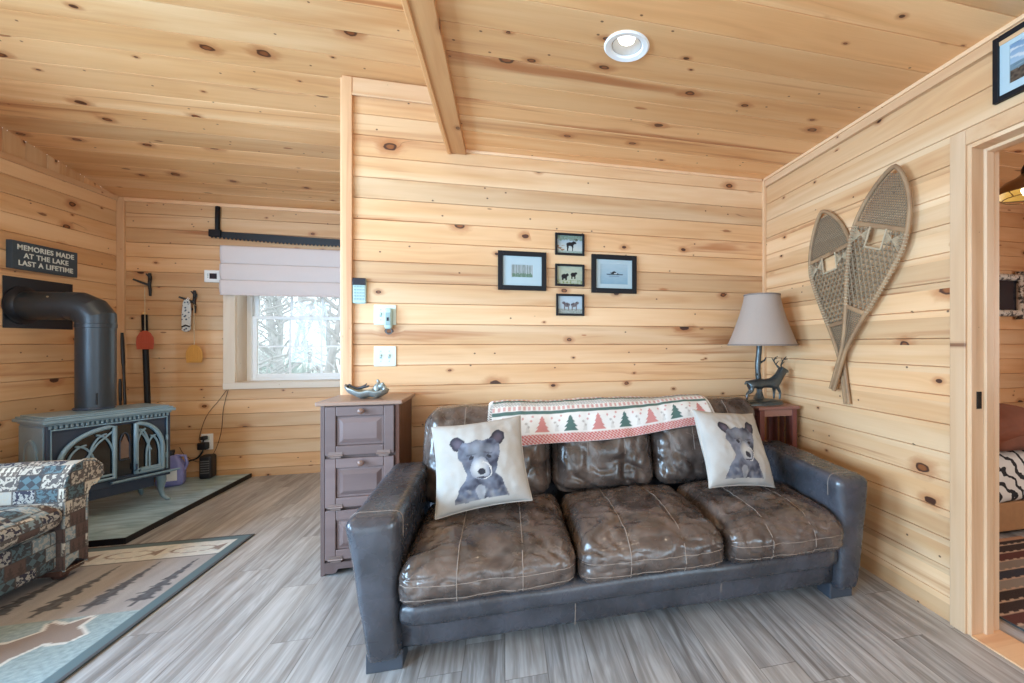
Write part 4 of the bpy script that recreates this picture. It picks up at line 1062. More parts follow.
def twig_hook(x, z, label, flip=1):
    root = thing('twig_hook', label, 'hook', (x, YW, z), group='twig hooks on the far wall')
    m = MB(); m.tube([(0, -0.012, 0.098), (0.004, -0.012, 0.05), (-0.002, -0.012, 0.0), (0.004, -0.012, -0.05), (0.004, -0.012, -0.098)], [0.010, 0.013, 0.011, 0.010, 0.008], 8)
    m.build('stem', M_iron, root, smooth=50)
    for pts, r in ((((-0.002, -0.014, -0.006), (-0.05, -0.040, 0.018), (-0.088, -0.052, 0.036)), [.010, .009, .007]), (((0.002, -0.014, 0.03), (0.026, -0.036, 0.046), (0.034, -0.045, 0.066)), [.009, .008, .006]), (((0.0, -0.02, 0.07), (-0.014, -0.03, 0.09)), [.008, .005])):
        MB().tube(pts, r, 7).build('prong', M_iron, root, smooth=50)
twig_hook(-2.955, 1.700, 'black iron twig hook holding the red fly swatter above the dark pole')
twig_hook(-2.635, 1.560, 'black iron twig hook holding the yellow fly swatter nearer the window')
def swatter(x, ztop, zp, col, label, dy=0.036):
    root = thing('fly_swatter', label, 'fly swatter', (x, YW - dy, ztop))
    d = ztop - zp
    w = MB()
    w.tube([(0.006, 0.018, 0.0), (0.0, -0.004, 0.008), (-0.006, 0.004, 0.0), (-0.002, 0, -0.03), (0, 0, -d + 0.075)], 0.0028, 6); w.build('wire_handle', M_wire, root)
    outline = [(-0.054, -0.075), (0.054, -0.075), (0.060, -0.02), (0.056, 0.022), (0.036, 0.058), (0.012, 0.076), (-0.012, 0.076), (-0.036, 0.058), (-0.056, 0.022), (-0.060, -0.02)]
    Mx = Matrix(((1, 0, 0, 0), (0, 0, 1, 0), (0, 1, 0, -d), (0, 0, 0, 1)))
    p = MB(); p.prism([(a * 0.96, b * 0.97) for a, b in outline], -0.0012, 0.0012, Mx)
    po = p.build('paddle', col, root, smooth=0)
    rb = MB()
    for k in range(9):
        xx = -0.048 + k * 0.012; zt = 0.060 - 0.045 * (abs(xx) / 0.05) ** 2; rb.tube([(xx, -0.002, -d - 0.070), (xx, -0.002, -d + zt)], 0.0016, 4)
    for k in range(2): rb.tube([(-0.05, -0.002, -d - 0.068 + k * 0.05), (0.05, -0.002, -d - 0.068 + k * 0.05)], 0.002, 4)
    rb.tube([(a, 0, -d + b) for a, b in outline + outline[:1]], 0.003, 5, cap=False)
    rb.build('ribs', col, po)
M_wire = plain('steel_wire', lin(190, 176, 150), 0.4, Metallic=0.5)
M_red = plain('red_plastic', lin(186, 84, 58), 0.5, var=0.05)
M_yel = plain('yellow_plastic', lin(212, 160, 84), 0.5, var=0.05)
swatter(-2.940, 1.665, 1.225, M_red, 'red fly swatter hanging from a twig hook in front of the dark pole', 0.082)
swatter(-2.622, 1.525, 1.107, M_yel, 'yellow fly swatter hanging by a thin wire near the window')
def opener():
    root = thing('hanging_mitt', 'narrow blue and white patterned cloth holder hung on the twig hook by the window', 'pot holder', (-2.672, YW - 0.050, 1.572))
    t = NT('blue_white_print'); v = t.n('TexVoronoi', Vector=t.obj(), Scale=42.0)
    M = t.bsdf(t.mix(t.rng(v.outputs['Distance'], 0.28, 0.36), lin(72, 92, 116), lin(204, 210, 212)), 0.8)
    out = [(-0.030, -0.262), (-0.012, -0.275), (0.020, -0.272), (0.034, -0.25), (0.036, -0.10), (0.032, -0.02), (0.018, 0.0), (-0.012, 0.0), (-0.022, -0.03), (-0.030, -0.12)]
    MB().prism(out, -0.008, 0.006, Matrix(((1, 0, 0, 0), (0, 0, 1, 0), (0, 1, 0, 0), (0, 0, 0, 1)))).build('cloth', M, root, bevel=0.004, smooth=40)
    MB().tube([(-0.026, -0.009, -0.235), (0.0, -0.01, -0.218), (0.032, -0.009, -0.232)], 0.006, 6).build('trim_band', M_iron, root)
    MB().tube([(0.0, 0.0, -0.002), (0.012, 0.004, 0.02), (0.02, 0.008, 0.012), (0.010, 0.0, -0.002)], 0.003, 6).build('loop', M_white, root)
opener()
def pole():
    root = thing('broom_pole', 'black wooden pole with pale tip leaning on the far wall behind the stove', 'pole', (0, 0, 0))
    a, b = Vector((-2.845, YW - 0.17, 0.050)), Vector((-2.985, YW - 0.022, 1.44))
    d = (b - a).normalized()
    MB().tube([a + d * 0.16, a + d * 0.4, b], 0.0195, 12).build('handle', M_blackwood, root, smooth=50)
    MB().tube([b, b + d * 0.022], [0.015, 0.011], 12).build('tip', M_yeltip, root)
    MB().tube([a + d * 0.10, a + d * 0.18], [0.035, 0.024], 12).build('ferrule', M_black, root)
    h = MB(); 
    for k in range(10): 
        x = -0.055 + 0.0122 * k; h.tube([a + d * 0.12 + Vector((x * 0.35, 0, 0)), a + Vector((x, 0.0, -0.0))], 0.012, 6)
    h.build('bristles', M_bristle, root)
M_yeltip = plain('pale_wood_tip', lin(222, 190, 130), 0.5)
M_bristle = plain('straw_bristles', lin(150, 122, 80), 0.8)
pole()
def poker(label, a, b, r, hooked, name):
    a, b = Vector(a), Vector(b); d = (b - a).normalized()
    root = thing(name, label, 'fireplace tool', (0, 0, 0), group='black fireplace tools in the corner')
    MB().tube([a, a + (b - a) * 0.78], r, 8).build('shaft', M_black, root)
    MB().tube([a + (b - a) * 0.775, a + (b - a) * 0.80, a + (b - a) * 0.95, b], [r, r * 1.35, r * 1.3, r], 8).build('grip', M_black, root)
    if hooked:
        e = a + d * 0.05
        MB().tube([e, e + Vector((0.03, -0.03, 0.0)), e + Vector((0.05, -0.05, 0.03))], r * 0.9, 8).build('hook', M_black, root)
    else:
        MB().prism([(-0.035, 0), (0.035, 0), (0.038, 0.12), (0.025, 0.16), (-0.025, 0.16), (-0.038, 0.12)], -0.003, 0.003, Matrix(((1, 0, 0, a.x), (0, 0.2, 1, a.y - 0.01), (0, 1, 0, a.z), (0, 0, 0, 1)))).build('pan', M_black, root)
poker('black ash shovel standing in the corner behind the stove pipe', (-2.985, 4.32, 0.05), (-3.105, 4.43, 1.285), 0.009, False, 'ash_shovel')
poker('black poker with hooked end leaning in the corner next to the ash shovel', (-3.075, 4.385, 0.05), (-3.118, 4.43, 0.90), 0.008, True, 'fire_poker')

# ---------------------------------------------------------------- hearth, stove, stove pipe, sign
def hearth_mat():
    t = NT('grey_slate_tile'); o = t.obj(); sp = t.n('SeparateXYZ', Vector=o).outputs
    nse = t.noise(t.vec(t.m('MULTIPLY', sp[0], 3.0), t.m('MULTIPLY', sp[1], 14.0)), 1.0, 5, 0.65, 1.0)
    col = t.mix(t.rng(nse, 0.3, 0.7), lin(126, 154, 166), lin(178, 204, 216))
    return t.bsdf(col, 0.42, 0.5, bump=nse, bs=0.25, bd=0.004)
M_slate = hearth_mat()
def hearth():
    x0, x1, y0, y1 = XL + 0.004, -2.20, 3.165, 4.478
    root = thing('hearth_pad', 'low grey slate hearth pad with black edging under the wood stove', 'hearth', (x1, y0, 0))
    W, D = x1 - x0, y1 - y0
    MB().box(-W, -0.012, 0.012, D, 0.0, 0.034).build('slab', M_slate, root, smooth=0)
    MB().box(-0.012, 0.0, 0.0, D, 0.0, 0.036).build('edging', M_blackwood, root, bevel=0.002, smooth=0)
    MB().box(-W, -0.0125, 0.0, 0.012, 0.0, 0.036).build('edging', M_blackwood, root, bevel=0.002, smooth=0)
hearth()
M_stove = plain('blue_grey_enamel_iron', lin(120, 144, 156), 0.30, var=0.12, scale=20, spec=0.6)
M_stovedark = plain('dark_enamel_iron', lin(46, 58, 76), 0.4, var=0.15)
def fire_glass():
    t = NT('smoked_stove_glass'); return t.bsdf(lin(16, 16, 20), 0.08, 0.6)
M_fglass = fire_glass()
M_inside = plain('firebrick', lin(120, 98, 86), 0.9, var=0.2)
def stove():
    thing('wood_stove', 'blue grey cast iron wood stove with arched doors standing on the slate hearth', 'stove', (-2.728, 3.715, 0.034), math.radians(58)).scale = (0.94, 1, 1); root = bpy.data.objects['wood_stove']
    F = -0.165                                     # front plane, local y
    MB().box(-0.315, 0.315, F + 0.012, 0.160, 0.19, 0.655).build('firebox', M_stove, root, bevel=0.008, smooth=0)
    top = MB()
    for (a, b, c, d) in ((0.340, 0.195, 0.664, 0.684), (0.330, 0.185, 0.683, 0.697), (0.314, 0.17, 0.696, 0.706)):
        top.box(-a, a, -b, b - 0.015, c, d)
    top.box(-0.322, 0.322, -0.176, 0.165, 0.650, 0.665)
    top.build('top_plate', M_stove, root, bevel=0.006, smooth=0)
    for k in range(26):
        x = -0.300 + k * 0.024; MB().box(x - 0.0065, x + 0.0065, F - 0.008, F + 0.014, 0.630, 0.650).build('dentil', M_stove, root, bevel=0.002, smooth=0)
    MB().box(-0.292, 0.292, F + 0.0102, F + 0.0115, 0.236, 0.607).build('front_panel', M_stovedark, root, smooth=0)
    fr = MB()                                       # front frame round the doors
    fr.box(-0.318, -0.292, F - 0.004, F + 0.014, 0.19, 0.65); fr.box(0.292, 0.318, F - 0.004, F + 0.014, 0.19, 0.65)
    fr.box(-0.292, 0.292, F - 0.002, F + 0.013, 0.19, 0.235); fr.box(-0.292, 0.292, F, F + 0.013, 0.606, 0.63)
    fr.build('front_frame', M_stovedark, root, bevel=0.004, smooth=0)
    ap = MB()                                       # beads on the frame
    ap.tube([(-0.296, F - 0.006, 0.24), (-0.296, F - 0.006, 0.622), (0.296, F - 0.006, 0.622), (0.296, F - 0.006, 0.24)], 0.006, 6); ap.build('bead', M_stove, root)
    def arc(x0, x1, z0, zt, rising, n=16):          # quarter of an arch
        out = []
        for k in range(n + 1):
            a = PI / 2 * k / n
            fx = (1 - math.cos(a)); fz = math.sin(a)
            out.append((x0 + (x1 - x0) * fx, z0 + (zt - z0) * fz))
        return out
    def door(nm, xo, xi, label=None):               # xo = outer foot of the arch, xi = meeting edge
        s = 1 if xi > xo else -1
        g = MB().box(min(xo, xi) + 0.006, max(xo, xi) - 0.006, F + 0.0095, F + 0.0101, 0.24, 0.60)
        poly = [(xo, 0.25)] + [(x, z) for x, z in arc(xo, xi, 0.40, 0.60, True)] + [(xi, 0.25)]
        d = MB(); d.tube([(x, F - 0.010, z) for x, z in poly] + [(xo, F - 0.010, 0.25)], 0.0145, 8)
        o = d.build(nm, M_stove, root, smooth=50)
        inn = [(xo, 0.25)] + [(x, z) for x, z in arc(xo, xi, 0.40, 0.598, True)] + [(xi, 0.25)]
        MB().prism(inn, -0.002, 0.002, Matrix(((1, 0, 0, 0), (0, 0, 1, F + 0.004), (0, 1, 0, 0), (0, 0, 0, 1)))).build('glass', M_fglass, o, smooth=0)
        t = MB(); w = xi - xo
        for a0, a1, zt, z0 in ((0.12, 0.62, 0.50, 0.27), (0.5, 1.0, 0.555, 0.27)):
            xs0, xs1 = xo + w * a0, xo + w * a1; xm = (xs0 + xs1) / 2
            t.tube([(xs0, F - 0.008, z0), (xs0, F - 0.008, 0.36)] + [(x, F - 0.008, z) for x, z in arc(xs0, xm + w * 0.10, 0.36, zt, True, 10)], 0.0065, 6)
            t.tube([(xs1, F - 0.008, z0), (xs1, F - 0.008, 0.36)] + [(x, F - 0.008, z) for x, z in arc(xs1, xm - w * 0.10, 0.36, zt, True, 10)], 0.0065, 6)
        t.tube([(xo + w * 0.45, F - 0.008, 0.40), (xo + w * 0.68, F - 0.008, 0.50), (xi, F - 0.008, 0.575)], 0.0065, 6)
        t.tube([(xo + 0.01 * s, F - 0.008, 0.275), (xi, F - 0.008, 0.275)], 0.008, 6)
        t.build('tracery', M_stove, o, smooth=50)
        return o
    lo = door('door', -0.262, 0.000); ro = door('door', 0.268, 0.115)
    mid = MB().box(0.012, 0.104, F + 0.004, F + 0.009, 0.25, 0.602); mo = mid.build('centre_glass', M_fglass, root, smooth=0)
    ar = MB(); ar.tube([(0.032, F, 0.36), (0.032, F, 0.47)] + [(x, F, z) for x, z in arc(0.032, 0.058, 0.47, 0.545, True, 8)] + [(x, F, z) for x, z in arc(0.084, 0.058, 0.47, 0.545, True, 8)[::-1]] + [(0.084, F, 0.36), (0.032, F, 0.36)], 0.004, 6); ar.build('inner_arch', M_stovedark, mo)
    MB().prism([(0.036, 0.37), (0.08, 0.37), (0.08, 0.47), (0.058, 0.535), (0.036, 0.47)], -0.001, 0.001, Matrix(((1, 0, 0, 0), (0, 0, 1, F + 0.002), (0, 1, 0, 0), (0, 0, 0, 1)))).build('inner_brick', M_inside, mo, smooth=0)
    MB().tube([(0.108, F - 0.012, 0.27), (0.108, F - 0.03, 0.285), (0.108, F - 0.032, 0.32)], 0.006, 8).build('door_handle', M_stovedark, root)
    h = MB(); 
    for z in (0.34, 0.47): h.tube([(0.292, F - 0.012, z - 0.018), (0.292, F - 0.012, z + 0.018)], 0.008, 8)
    h.build('hinge', M_stove, root)
    lp = MB(); lp.add([(-0.02, F - 0.002, 0.225), (0.325, F - 0.002, 0.225), (0.345, F - 0.075, 0.238), (-0.04, F - 0.075, 0.238), (-0.02, F - 0.002, 0.205), (0.325, F - 0.002, 0.205), (0.345, F - 0.075, 0.226), (-0.04, F - 0.075, 0.226)],
                      [(0, 1, 2, 3), (7, 6, 5, 4), (3, 2, 6, 7), (0, 3, 7, 4), (1, 5, 6, 2), (0, 4, 5, 1)]); lp.build('ash_lip', M_stove, root, bevel=0.003, smooth=0)
    sp = MB(); sp.box(0.135, 0.255, F - 0.020, F - 0.004, 0.255, 0.285); sp.box(0.14, 0.25, F - 0.026, F - 0.019, 0.262, 0.272); sp.build('air_slide', M_stove, root, bevel=0.003, smooth=0)
    sd = MB().box(-0.322, -0.314, F + 0.02, 0.145, 0.22, 0.64); so = sd.build('end_panel', M_stove, root, bevel=0.003, smooth=0)
    MB().lathe([(0.075, 0), (0.075, 0.008), (0.066, 0.013), (0.058, 0.008), (0.045, 0.010), (0.030, 0.016), (0.0, 0.018)], 28, Matrix.Translation((-0.321, -0.01, 0.46)) @ Matrix.Rotation(-PI / 2, 4, 'Y') @ Matrix.Scale(1.35, 4, (1, 0, 0))).build('medallion', M_stove, so, smooth=40)
    MB().box(-0.25, 0.25, F + 0.05, 0.12, 0.115, 0.192).build('ash_pan', M_stovedark, root, bevel=0.006, smooth=0)
    for sx in (-1, 1):
        for y in (F + 0.035, 0.125):
            sy = -1 if y < 0 else 1
            p = [(sx * 0.275, y, 0.200), (sx * 0.283, y + sy * 0.005, 0.15), (sx * 0.278, y, 0.09), (sx * 0.288, y + sy * 0.012, 0.035), (sx * 0.302, y + sy * 0.030, 0.012), (sx * 0.312, y + sy * 0.045, 0.009)]
            MB().tube(p, [0.034, 0.027, 0.019, 0.016, 0.013, 0.009], 10).build('leg', M_stove, root, smooth=50)
    MB().lathe([(0.10, 0.705), (0.105, 0.712), (0.100, 0.722), (0.0, 0.722)], 32, Matrix.Translation((0.003, 0.075, 0))).build('flue_collar', M_stovedark, root, smooth=40)
stove()
M_pipe = plain('matt_black_flue', lin(48, 55, 62), 0.36, var=0.12, scale=14, spec=0.6, Metallic=0.35)
M_plate = plain('black_wall_plate', lin(28, 32, 42), 0.38, var=0.1, Metallic=0.3)
def pipe():
    cx, cy = -2.780, 3.757; r = 0.096; zb = 0.757; ze = 1.335; zh = 1.455
    root = thing('stove_pipe', 'black stove pipe rising from the wood stove and bending into the plank wall', 'stove pipe', (cx, cy, zb))
    def seg(p0, p1, rr, nm): 
        return MB().tube([p0, p1], rr, 40).build(nm, M_pipe, root, smooth=40)
    seg((0, 0, 0), (0, 0, ze - zb), r, 'vertical_pipe')
    MB().lathe([(r, 0), (r + 0.004, 0.002), (r + 0.004, 0.028), (r, 0.03)], 40, Matrix.Translation((0, 0, ze - zb - 0.03)), closed=True).build('pipe_band', M_pipe, root, smooth=30)
    # three piece mitred elbow
    C = [(0, 0, ze - zb), (0, 0, ze - zb + 0.055), (-0.062, 0, zh - zb - 0.018), (-0.16, 0, zh - zb)]
    n = 40; m = MB(); rings = []
    cen = [Vector((0, 0, ze - zb)), Vector((0, 0, ze - zb + 0.036)), Vector((-0.038, 0, zh - zb - 0.028)), Vector((-0.105, 0, zh - zb)), Vector((-0.150, 0, zh - zb))]
    ang = [0, 22.5, 45 , 67.5, 90]
    vs = []
    for c, a in zip(cen, ang):
        a = math.radians(a); d = Vector((-math.sin(a), 0, math.cos(a))); u = Vector((math.cos(a), 0, math.sin(a))); k = 1.06 if a not in (0, PI / 2) else 1.005
        for j in range(n):
            q = 2 * PI * j / n; vs.append(c + u * math.cos(q) * (r + 0.002) * k + Vector((0, 1, 0)) * math.sin(q) * (r + 0.002))
    fs = [(i * n + j, i * n + (j + 1) % n, (i + 1) * n + (j + 1) % n, (i + 1) * n + j) for i in range(4) for j in range(n)]
    m.add(vs, fs); m.build('elbow', M_pipe, root, smooth=12)
    xw = XL - cx
    seg((-0.148, 0, zh - zb), (xw + 0.004, 0, zh - zb), r, 'horizontal_pipe')
    MB().lathe([(r, 0), (r + 0.035, 0.001), (r + 0.034, 0.010), (r + 0.012, 0.016), (r, 0.03)], 40, Matrix.Translation((xw + 0.004, 0, zh - zb)) @ Matrix.Rotation(PI / 2, 4, 'Y'), closed=True).build('flange_ring', M_plate, root, smooth=40)
    MB().box(xw + 0.001, xw + 0.006, 3.636 - cy, 4.101 - cy, 1.300 - zb, 1.642 - zb).build('wall_plate', M_plate, root, bevel=0.002, smooth=0)
    b = MB()
    for q in (0.6, 2.2):
        b.tube([(-0.20, (r - 0.002) * -math.cos(q), zh - zb + (r - 0.002) * math.sin(q)), (-0.20, (r + 0.006) * -math.cos(q), zh - zb + (r + 0.006) * math.sin(q))], 0.006, 6)
    b.build('screw', M_wire, root)
    MB().box(r * 0.6, r * 0.66, -r * 0.86, -r * 0.74, 0.02, 0.10).build('damper_plate', M_pipe, root, smooth=0)
pipe()
def sign():
    y0, y1, z0, z1 = 3.655, 4.100, 1.694, 1.880
    root = thing('wall_sign', 'dark wooden sign about memories at the lake, hung on the wall over the stove pipe', 'sign', (XL, (y0 + y1) / 2, (z0 + z1) / 2))
    W, Hh = (y1 - y0) / 2, (z1 - z0) / 2
    MB().box(0.002, 0.034, -W, W, -Hh, Hh).build('board', M_signblue, root, bevel=0.002, smooth=0)
    for i, (tx, sz) in enumerate((('MEMORIES MADE', 0.0475), ('AT THE LAKE', 0.0475), ('LAST A LIFETIME', 0.0475))):
        cu = bpy.data.curves.new('lettering', 'FONT'); cu.body = tx; cu.size = sz; cu.align_x = 'CENTER'; cu.align_y = 'CENTER'; cu.extrude = 0.0008; cu.space_character = 1.08
        cu.offset = 0.0012
        tmp = bpy.data.objects.new('lettering_tmp', cu); COL.objects.link(tmp); bpy.context.view_layer.update()
        me = bpy.data.meshes.new_from_object(tmp.evaluated_get(bpy.context.evaluated_depsgraph_get())); bpy.data.objects.remove(tmp)
        me.materials.clear(); me.materials.append(M_letter); o = bpy.data.objects.new('lettering', me); COL.objects.link(o); o.parent = root
        o.matrix_local = frame_m((0.0348, 0.0, 0.052 - i * 0.052), Y_, Z_, X_)
M_signblue = plain('dark_slate_paint', lin(50, 66, 80), 0.6, var=0.12, scale=40)
M_letter = plain('pale_sign_paint', lin(214, 222, 220), 0.6, var=0.03)
sign()

# ---------------------------------------------------------------- rug
def rug():
    x0, x1, y0, y1 = -3.06, -1.525, 0.88, 3.128
    nx_, ny_ = 200, 292; W, L = x1 - x0, y1 - y0
    TE, TA, TL, CR, DK, BR = lin(90, 112, 120), lin(160, 154, 153), lin(166, 184, 188), lin(224, 222, 216), lin(72, 70, 76), lin(148, 132, 124)
    moose = [(-0.30, 0.02), (-0.26, 0.14), (-0.08, 0.18), (0.08, 0.22), (0.16, 0.30), (0.12, 0.38), (0.22, 0.34), (0.30, 0.40), (0.31, 0.30), (0.40, 0.22), (0.37, 0.16), (0.26, 0.17), (0.20, 0.06), (0.20, -0.22), (0.14, -0.22), (0.13, -0.02), (-0.14, -0.03), (-0.16, -0.22), (-0.22, -0.22), (-0.22, -0.04), (-0.27, -0.22), (-0.33, -0.22)]
    def fish(x, y):
        t = (x + 4) / 0.30; q = (t - math.floor(t) - 0.5) * 0.30
        e = (q / 0.105) ** 2 + (y / (0.040)) ** 2
        if 0.86 < e < 1.16: return True
        return 0.10 < q < 0.145 and abs(y) < (q - 0.085) * 0.8
    def col(x, y):
        d = min(x1 - x, x - x0, y1 - y, y - y0)
        if d < 0.012: return DK
        if d < 0.040: return TE
        if d < 0.046: return TL
        if d < 0.060: return TE
        f = min(y1 - y, y - y0)
        if f < 0.245:
            yy = f - 0.152
            if fish(x, yy): return BR
            return mixc(CR, TL, 0.12 + 0.5 * nz(x * 40, y * 40))
        if f < 0.252: return DK
        if f < 0.770:
            h = (f - 0.275) / 0.46                # tree: tip near the fish band, trunk away from it
            t = (x1 - 0.125 - x) / 0.175; k = round(t); q = abs(t - k) * 0.175
            if 0 <= h <= 1 and k >= 0:
                wd = 0.066 * h ** 0.85 * (0.45 + 0.55 * ((h * 8) % 1.0)) if h < 0.9 else 0.010
                wd *= 0.85 + 0.5 * nz(x * 60, y * 60)
                if q < wd: return mixc(DK, lin(98, 100, 108), 0.5 + nz(x * 50, y * 50, 2))
            return mixc(TA, lin(176, 170, 168), 0.5 + 0.6 * nz(x * 30, y * 8))
        if f < 0.777: return DK
        # animals on a teal ground
        ax, ay = x + 1.97, y - 2.05
        def ins(a, b): return inpoly(a / 0.74, b / 0.74, moose)
        i0 = ins(ax, ay)
        if i0: 
            return BR
        if ins(ax + 0.016, ay) or ins(ax - 0.016, ay) or ins(ax, ay + 0.016) or ins(ax, ay - 0.016): return CR
        return mixc(TL, lin(134, 154, 158), 0.5 + 0.9 * nz(x * 70, y * 70))
    z = 0.009
    vs = lambda u, v: (x0 + W * u, y0 + L * v, z + 0.0008 * nz(u * 30, v * 40))
    root = thing('lodge_rug', 'lodge rug with woven fir trees, fish and a moose under the patchwork armchair', 'rug', (0, 0, 0))
    m = MB().grid(nx_, ny_, vs)
    cols = [col(x0 + W * i / nx_, y0 + L * j / ny_) for j in range(ny_ + 1) for i in range(nx_ + 1)]
    m.build('pile', M_rugprint, root, cols=cols, smooth=0)
    e = MB(); e.tube([(x0, y0, 0.0045), (x1, y0, 0.0045), (x1, y1, 0.0045), (x0, y1, 0.0045), (x0, y0, 0.0045)], 0.0048, 6, cap=False); e.build('bound_edge', M_rugedge, root)
M_rugedge = plain('dark_rug_binding', lin(66, 76, 80), 0.9)
rug()

# ---------------------------------------------------------------- patchwork armchair
def patch_mat():
    t = NT('lodge_patchwork'); o = t.obj(); sp = t.n('SeparateXYZ', Vector=o).outputs
    g = t.n('SeparateXYZ', Vector=t.n('NewGeometry').outputs['True Normal']).outputs
    ax, ay, az = (t.m('ABSOLUTE', g[i]) for i in range(3))
    topm = t.m('GREATER_THAN', az, 0.7); xm = t.m('GREATER_THAN', ax, ay)
    def sel(f, a, b): return t.m('ADD', t.m('MULTIPLY', f, a), t.m('MULTIPLY', t.m('SUBTRACT', 1.0, f), b))
    u = sel(topm, sp[0], sel(xm, sp[1], sp[0])); v = sel(topm, sp[1], sp[2])
    row = t.m('FLOOR', t.m('DIVIDE', v, 0.068)); r0 = t.n('TexWhiteNoise', {'noise_dimensions': '1D'}, W=row).outputs[0]
    us = t.m('ADD', u, t.m('MULTIPLY', r0, 0.3)); cell = t.m('FLOOR', t.m('DIVIDE', us, 0.088))
    wn = t.n('TexWhiteNoise', {'noise_dimensions': '2D'}, Vector=t.vec(row, cell)); r = wn.outputs[0]
    rc = t.n('SeparateColor', Color=wn.outputs[1]).outputs
    ramp = t.n('ValToRGB', Fac=r); e = ramp.color_ramp; e.interpolation = 'CONSTANT'
    pal = [(0.0, (82, 106, 114)), (0.26, (186, 176, 162)), (0.42, (44, 46, 66)), (0.54, (128, 148, 156)), (0.74, (206, 196, 180)), (0.9, (92, 72, 66))]
    e.elements[0].position = 0; e.elements[0].color = lin(*pal[0][1]); e.elements[1].position = pal[1][0]; e.elements[1].color = lin(*pal[1][1])
    for p, c in pal[2:]: el = e.elements.new(p); el.color = lin(*c)
    fu = t.m('FRACT', t.m('DIVIDE', us, 0.088)); fv = t.m('FRACT', t.m('DIVIDE', v, 0.068))
    # little fir tree motif: triangle rows
    k = t.m('FRACT', t.m('MULTIPLY', fu, t.m('ADD', 2.0, t.m('FLOOR', t.m('MULTIPLY', rc[1], 3.0)))))
    tri = t.m('LESS_THAN', t.m('ABSOLUTE', t.m('SUBTRACT', k, 0.5)), t.m('MULTIPLY', t.m('MULTIPLY', t.m('SUBTRACT', 0.85, fv), t.m('ADD', 0.35, t.m('FRACT', t.m('MULTIPLY', fv, 4.0)))), 0.55))
    chk = t.m('GREATER_THAN', t.m('SINE', t.m('MULTIPLY', us, 160.0)), t.m('SINE', t.m('MULTIPLY', v, 160.0)))
    blob = t.m('GREATER_THAN', t.noise(t.vec(us, v), 52.0, 3, 0.6, 0.6), 0.5)
    mot = sel(t.m('GREATER_THAN', rc[0], 0.68), tri, sel(t.m('GREATER_THAN', rc[0], 0.14), blob, chk))
    edge = t.m('MAXIMUM', t.m('GREATER_THAN', t.m('ABSOLUTE', t.m('SUBTRACT', fu, 0.5)), 0.46), t.m('GREATER_THAN', t.m('ABSOLUTE', t.m('SUBTRACT', fv, 0.5)), 0.45))
    darkm = t.mix(t.m('GREATER_THAN', r, 0.4), lin(50, 46, 52), t.mix(t.m('GREATER_THAN', r, 0.66), lin(178, 176, 168), lin(70, 56, 54)))
    col = t.mix(t.m('MULTIPLY', mot, 0.85), ramp.outputs[0], darkm)
    col = t.mix(t.m('MULTIPLY', edge, 0.7), col, lin(70, 60, 58))
    wv = t.noise(o, 380.0, 2)
    col = t.mix(t.m('MULTIPLY', wv, 0.3), col, lin(120, 116, 112))
    return t.bsdf(col, 0.95, 0.1, bump=wv, bs=0.4, bd=0.003)
M_patch = patch_mat()
